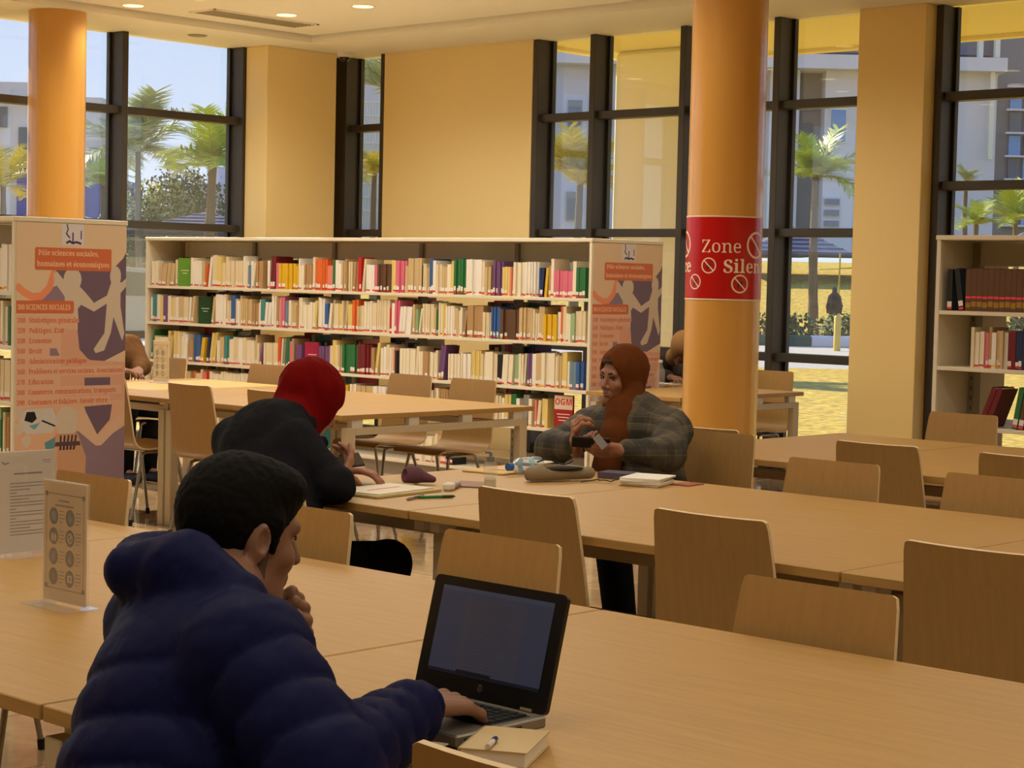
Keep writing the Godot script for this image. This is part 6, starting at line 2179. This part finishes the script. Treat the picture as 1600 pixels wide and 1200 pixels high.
	chair(-3.705, -5.645, -1, "first empty beech shell chair beside the plaid shirt person", g)
	chair(-4.030, -6.435, 1, "first beech shell chair after the one before the banded column", g)
	chair(-3.070, -5.640, -1, "second empty beech shell chair from the plaid shirt person", g)
	chair(-3.400, -6.440, 1, "second beech shell chair after the one before the banded column", g)
	chair(-4.770, -8.400, -1, "beech shell chair pushed in below the right bookshelf's leaning volumes", g)
	chair(-4.070, -8.420, -1, "beech shell chair next to the one below the leaning volumes", g)
	chair(-7.98, -11.32, -1, "beech shell chair between the small table and the lawn window", g)
	chair(-8.370, -6.420, 1, "beech shell chair with legs in view between near poster and red headscarf", g)
	chair(-9.26, -6.50, 1, "beech shell chair half hidden behind the near poster", g)
	chair(-7.71, -6.44, 1, "beech shell chair mostly hidden by the red headscarf", g)
	chair(-11.03, -8.30, -1, "sunlit beech shell chair behind the small sign holder", g)
	chair(-9.98, -8.32, -1, "beech shell chair between sign holder and red headscarf, backed by books", g)
	chair(-8.64, -8.36, -1, "beech shell chair just beyond the red headscarf, backed by books", g)
	chair(-8.07, -8.34, -1, "beech shell chair at the long table's end frame, backed by books", g)
	# shelves and books
	var ban := banner_texture()
	var lv := [1.350, 1.045, 0.725, 0.447, 0.115]
	bookshelf(-13.40, -8.405, -9.80, -10.56, 1.757, lv, "long cream double-sided bookshelf full of books across the room", ban)
	bookshelf(-10.72, -8.70, -5.53, -6.235, 1.737, [1.345, 1.06, 0.765, 0.47, 0.115], "cream bookshelf whose poster end stands nearest the sign holders", ban)
	bookshelf(-5.46, -2.45, -9.26, -10.02, 1.76, lv, "cream bookshelf with old bound volumes at the right pier", null)
	make_book_meshes()
	stuff_books = MB.new()
	var names := ["top board, long bookshelf", "second board, long bookshelf", "third board, long bookshelf", "fourth board, long bookshelf"]
	for r in 3:
		row(-13.34, -8.47, lv[r], -9.80, [0.262, 0.250, 0.255][r], [-10.05, -10.0, -10.0][r], names[r], "books on the " + names[r], 401 + r * 13, [[-13.0, -12.81]] if r == 0 else ([[-12.77, -12.53]] if r == 1 else [[-11.39, -11.18]]))
	row(-13.34, -11.9, lv[3], -9.80, 0.22, 99.0, names[3], "books", 460)
	row(-11.5, -10.2, lv[3], -9.80, 0.20, 99.0, names[3], "books", 461)
	row(-9.95, -8.78, lv[3], -9.80, 0.22, -9.5, names[3], "books on the " + names[3], 462)
	row(-12.6, -11.2, lv[4], -9.80, 0.24, 99.0, names[3], "books", 463)
	row(-10.1, -9.7, lv[4], -9.80, 0.24, 99.0, names[3], "books", 464)
	# books on the far side, seen through the gaps
	for r in 4:
		for seg in [[-13.3, -12.6], [-12.2, -11.3], [-10.95, -10.45], [-9.9, -9.3], [-8.9, -8.5]]:
			rng.seed = 500 + r * 10 + int(seg[0] * -3)
			var x: float = seg[0]
			while x < seg[1]:
				var th := rng.randf_range(0.02, 0.045)
				unit_box_into(stuff_books, Transform3D(Basis.IDENTITY.scaled(Vector3(th - 0.001, rng.randf_range(0.19, 0.27), 0.18)), Vector3(x, lv[r] + 0.0006, -10.54)), covers[rng.randi() % covers.size()][2])
				x += th
	# left shelf
	row(-9.85, -8.75, 1.345, -5.53, 0.25, -9.35, "top board, near poster shelf", "books on the near poster shelf", 521)
	row(-9.85, -8.75, 1.06, -5.53, 0.25, -9.35, "second board, near poster shelf", "books on the near poster shelf", 522)
	row(-9.85, -8.75, 0.765, -5.53, 0.26, -9.35, "third board, near poster shelf", "books on the near poster shelf", 523)
	row(-9.85, -8.75, 0.47, -5.53, 0.26, 99.0, "", "", 524)
	# right shelf: a set of dark volumes with gilt and pink bands, then mixed books, then a few leaning
	var rx := -5.40
	var nth := ["first", "second", "third", "fourth", "fifth", "sixth", "seventh", "eighth", "ninth", "tenth", "eleventh", "twelfth"]
	book(rx, lv[0] + 0.0006, -9.285, 0.030, 0.226, 0.17, 0.0, 20, "", "old volumes on the right bookshelf", 3, "black volume with a pink band at the shelf's left panel, right bookshelf")
	book(rx + 0.075, lv[0] + 0.0006, -9.285, 0.030, 0.230, 0.17, 0.16, 20, "", "old volumes on the right bookshelf", 3, "black volume leaning left before the gilt set, right bookshelf")
	rx += 0.112
	for k in 12:
		book(rx, lv[0] + 0.0006, -9.285, 0.0325, 0.232 - (0.004 if k % 3 == 0 else 0.0), 0.17, 0.0, 19, "", "old volumes on the right bookshelf", 4, nth[k] + " gilt brown volume with pink band after the leaning black one, right bookshelf")
		rx += 0.0338
	book(rx + 0.03, lv[0] + 0.0006, -9.30, 0.035, 0.25, 0.17, 0.0, 20, "", "old volumes on the right bookshelf", 0, "tall black volume after the gilt set on the right bookshelf")
	book(rx + 0.10, lv[0] + 0.0006, -9.30, 0.035, 0.24, 0.17, -0.12, 10, "", "old volumes on the right bookshelf", 3, "dark red volume leaning after the gilt set on the right bookshelf")
	row(rx + 0.2, -3.6, lv[0], -9.26, 0.24, 99.0, "", "", 530)
	row(-5.24, -4.45, lv[1], -9.26, 0.235, -5.3, "second board, right bookshelf", "mixed books on the right bookshelf", 541)
	row(-4.45, -3.4, lv[1], -9.26, 0.235, 99.0, "", "", 542)
	for k in 5:
		book(-5.19 + k * 0.036 + (0.13 if k > 1 else 0.0), lv[2] + 0.0006, -9.29, 0.03, 0.225, 0.17, -0.36 if k < 2 else -0.17, [10, 10, 18, 19, 20][k], "", "leaning volumes on the right bookshelf", 3, ["dark red", "second dark red", "dark green", "brown", "black"][k] + " volume leaning on the third board of the right bookshelf")
	var so := one("shelf_books", stuff_books, mat(Color.WHITE, 0.55), "rows of further small books filling the bookshelves", "books")
	(so.material_override as StandardMaterial3D).vertex_color_use_as_albedo = true
	so.set_meta("kind", "stuff")
	# books shown face on
	face_book(-12.905, lv[0], -9.84, 0.125, 0.235, Color(0.36, 0.56, 0.16), 0.35, "bright green book turned cover outwards on the top board")
	face_book(-12.65, lv[1], -9.86, 0.13, 0.225, Color(0.05, 0.26, 0.13), 0.25, "dark green book turned cover outwards on the second board")
	face_book(-11.285, lv[2], -9.845, 0.135, 0.22, Color(0.62, 0.07, 0.26), 0.2, "magenta book turned cover outwards on the third board")
	face_book(-8.66, lv[3], -9.845, 0.15, 0.235, Color(0.62, 0.08, 0.10), 0.15, "red and white book titled OGM on the fourth board", "OGM", Color(0.86, 0.78, 0.70))
	print("books ", book_total)
	table_things()
	man()
	navy_woman()
	plaid_woman()
	# the person behind the poster, bent over the narrow table, and the one at the sunlit table's end
	var ch := px(1041, 588, 14.8)
	seated_far("person in a beige headscarf and dark jacket bent over papers behind the poster", {
		"pelvis": ch + Vector3(-0.10, -0.30, -0.10), "chest": ch, "neck": px(1051, 560, 14.6), "head": px(1068, 546, 14.35),
		"sl": px(1060, 570, 14.85), "sr": px(1022, 574, 14.6), "el": Vector3(-8.72, 0.80, -11.28), "er": Vector3(-8.98, 0.80, -11.10), "wl": Vector3(-8.50, 0.785, -11.06), "wr": Vector3(-8.62, 0.785, -10.96),
		"hl": ch + Vector3(0.0, -0.32, -0.10), "hr": ch + Vector3(-0.2, -0.32, -0.06), "kl": ch + Vector3(0.02, -0.32, 0.25), "kr": ch + Vector3(-0.22, -0.32, 0.28), "al": Vector3(ch.x + 0.02, 0.09, ch.z + 0.25), "ar": Vector3(ch.x - 0.22, 0.09, ch.z + 0.28)},
		Vector3(0.7, -0.75, 0.35), Color(0.23, 0.20, 0.19), Color(0.66, 0.50, 0.32), Color(0.55, 0.38, 0.30))
	seated_far("person in a tan coat at the sunlit table's end behind the near poster", {
		"pelvis": Vector3(-11.31, 0.52, -7.92), "chest": Vector3(-11.23, 0.86, -7.87), "neck": Vector3(-11.21, 1.02, -7.85), "head": Vector3(-11.23, 1.16, -7.80),
		"sl": Vector3(-11.16, 0.93, -8.04), "sr": Vector3(-11.23, 0.93, -7.68), "el": Vector3(-11.01, 0.80, -8.02), "er": Vector3(-11.03, 0.80, -7.60), "wl": Vector3(-10.83, 0.79, -7.87), "wr": Vector3(-10.81, 0.79, -7.72),
		"hl": Vector3(-11.26, 0.50, -8.02), "hr": Vector3(-11.26, 0.50, -7.82), "kl": Vector3(-10.89, 0.50, -8.02), "kr": Vector3(-10.89, 0.50, -7.82), "al": Vector3(-10.91, 0.09, -8.02), "ar": Vector3(-10.91, 0.09, -7.82)},
		Vector3(0.9, -0.2, 0.3), Color(0.40, 0.28, 0.17), null, Color(0.55, 0.38, 0.30))
	var wb := thing("water_bottle", "small clear water bottle standing by the beige headscarf person", "bottle", px(1031, 598, 13.2))
	wb.position.y = TT + 0.001
	mb = MB.new(); mb.lathe(Vector3.ZERO, [Vector2(0.0, 0.0), Vector2(0.032, 0.002), Vector2(0.033, 0.12), Vector2(0.014, 0.16), Vector2(0.014, 0.18), Vector2(0.0, 0.18)], 16)
	part("bottle_body", mb, M.acrylic, wb)
	mb = MB.new(); mb.lathe(Vector3.ZERO, [Vector2(0.016, 0.178), Vector2(0.016, 0.196), Vector2(0.0, 0.196)], 16)
	part("cap", mb, M.white, wb)
	sheet_box("paper_sheet", Vector3(-8.62, TT + 0.0006, -10.87), Vector3(0.30, 0.003, 0.2), 0.1, M.white, "white papers on the narrow table behind the poster", "paper")
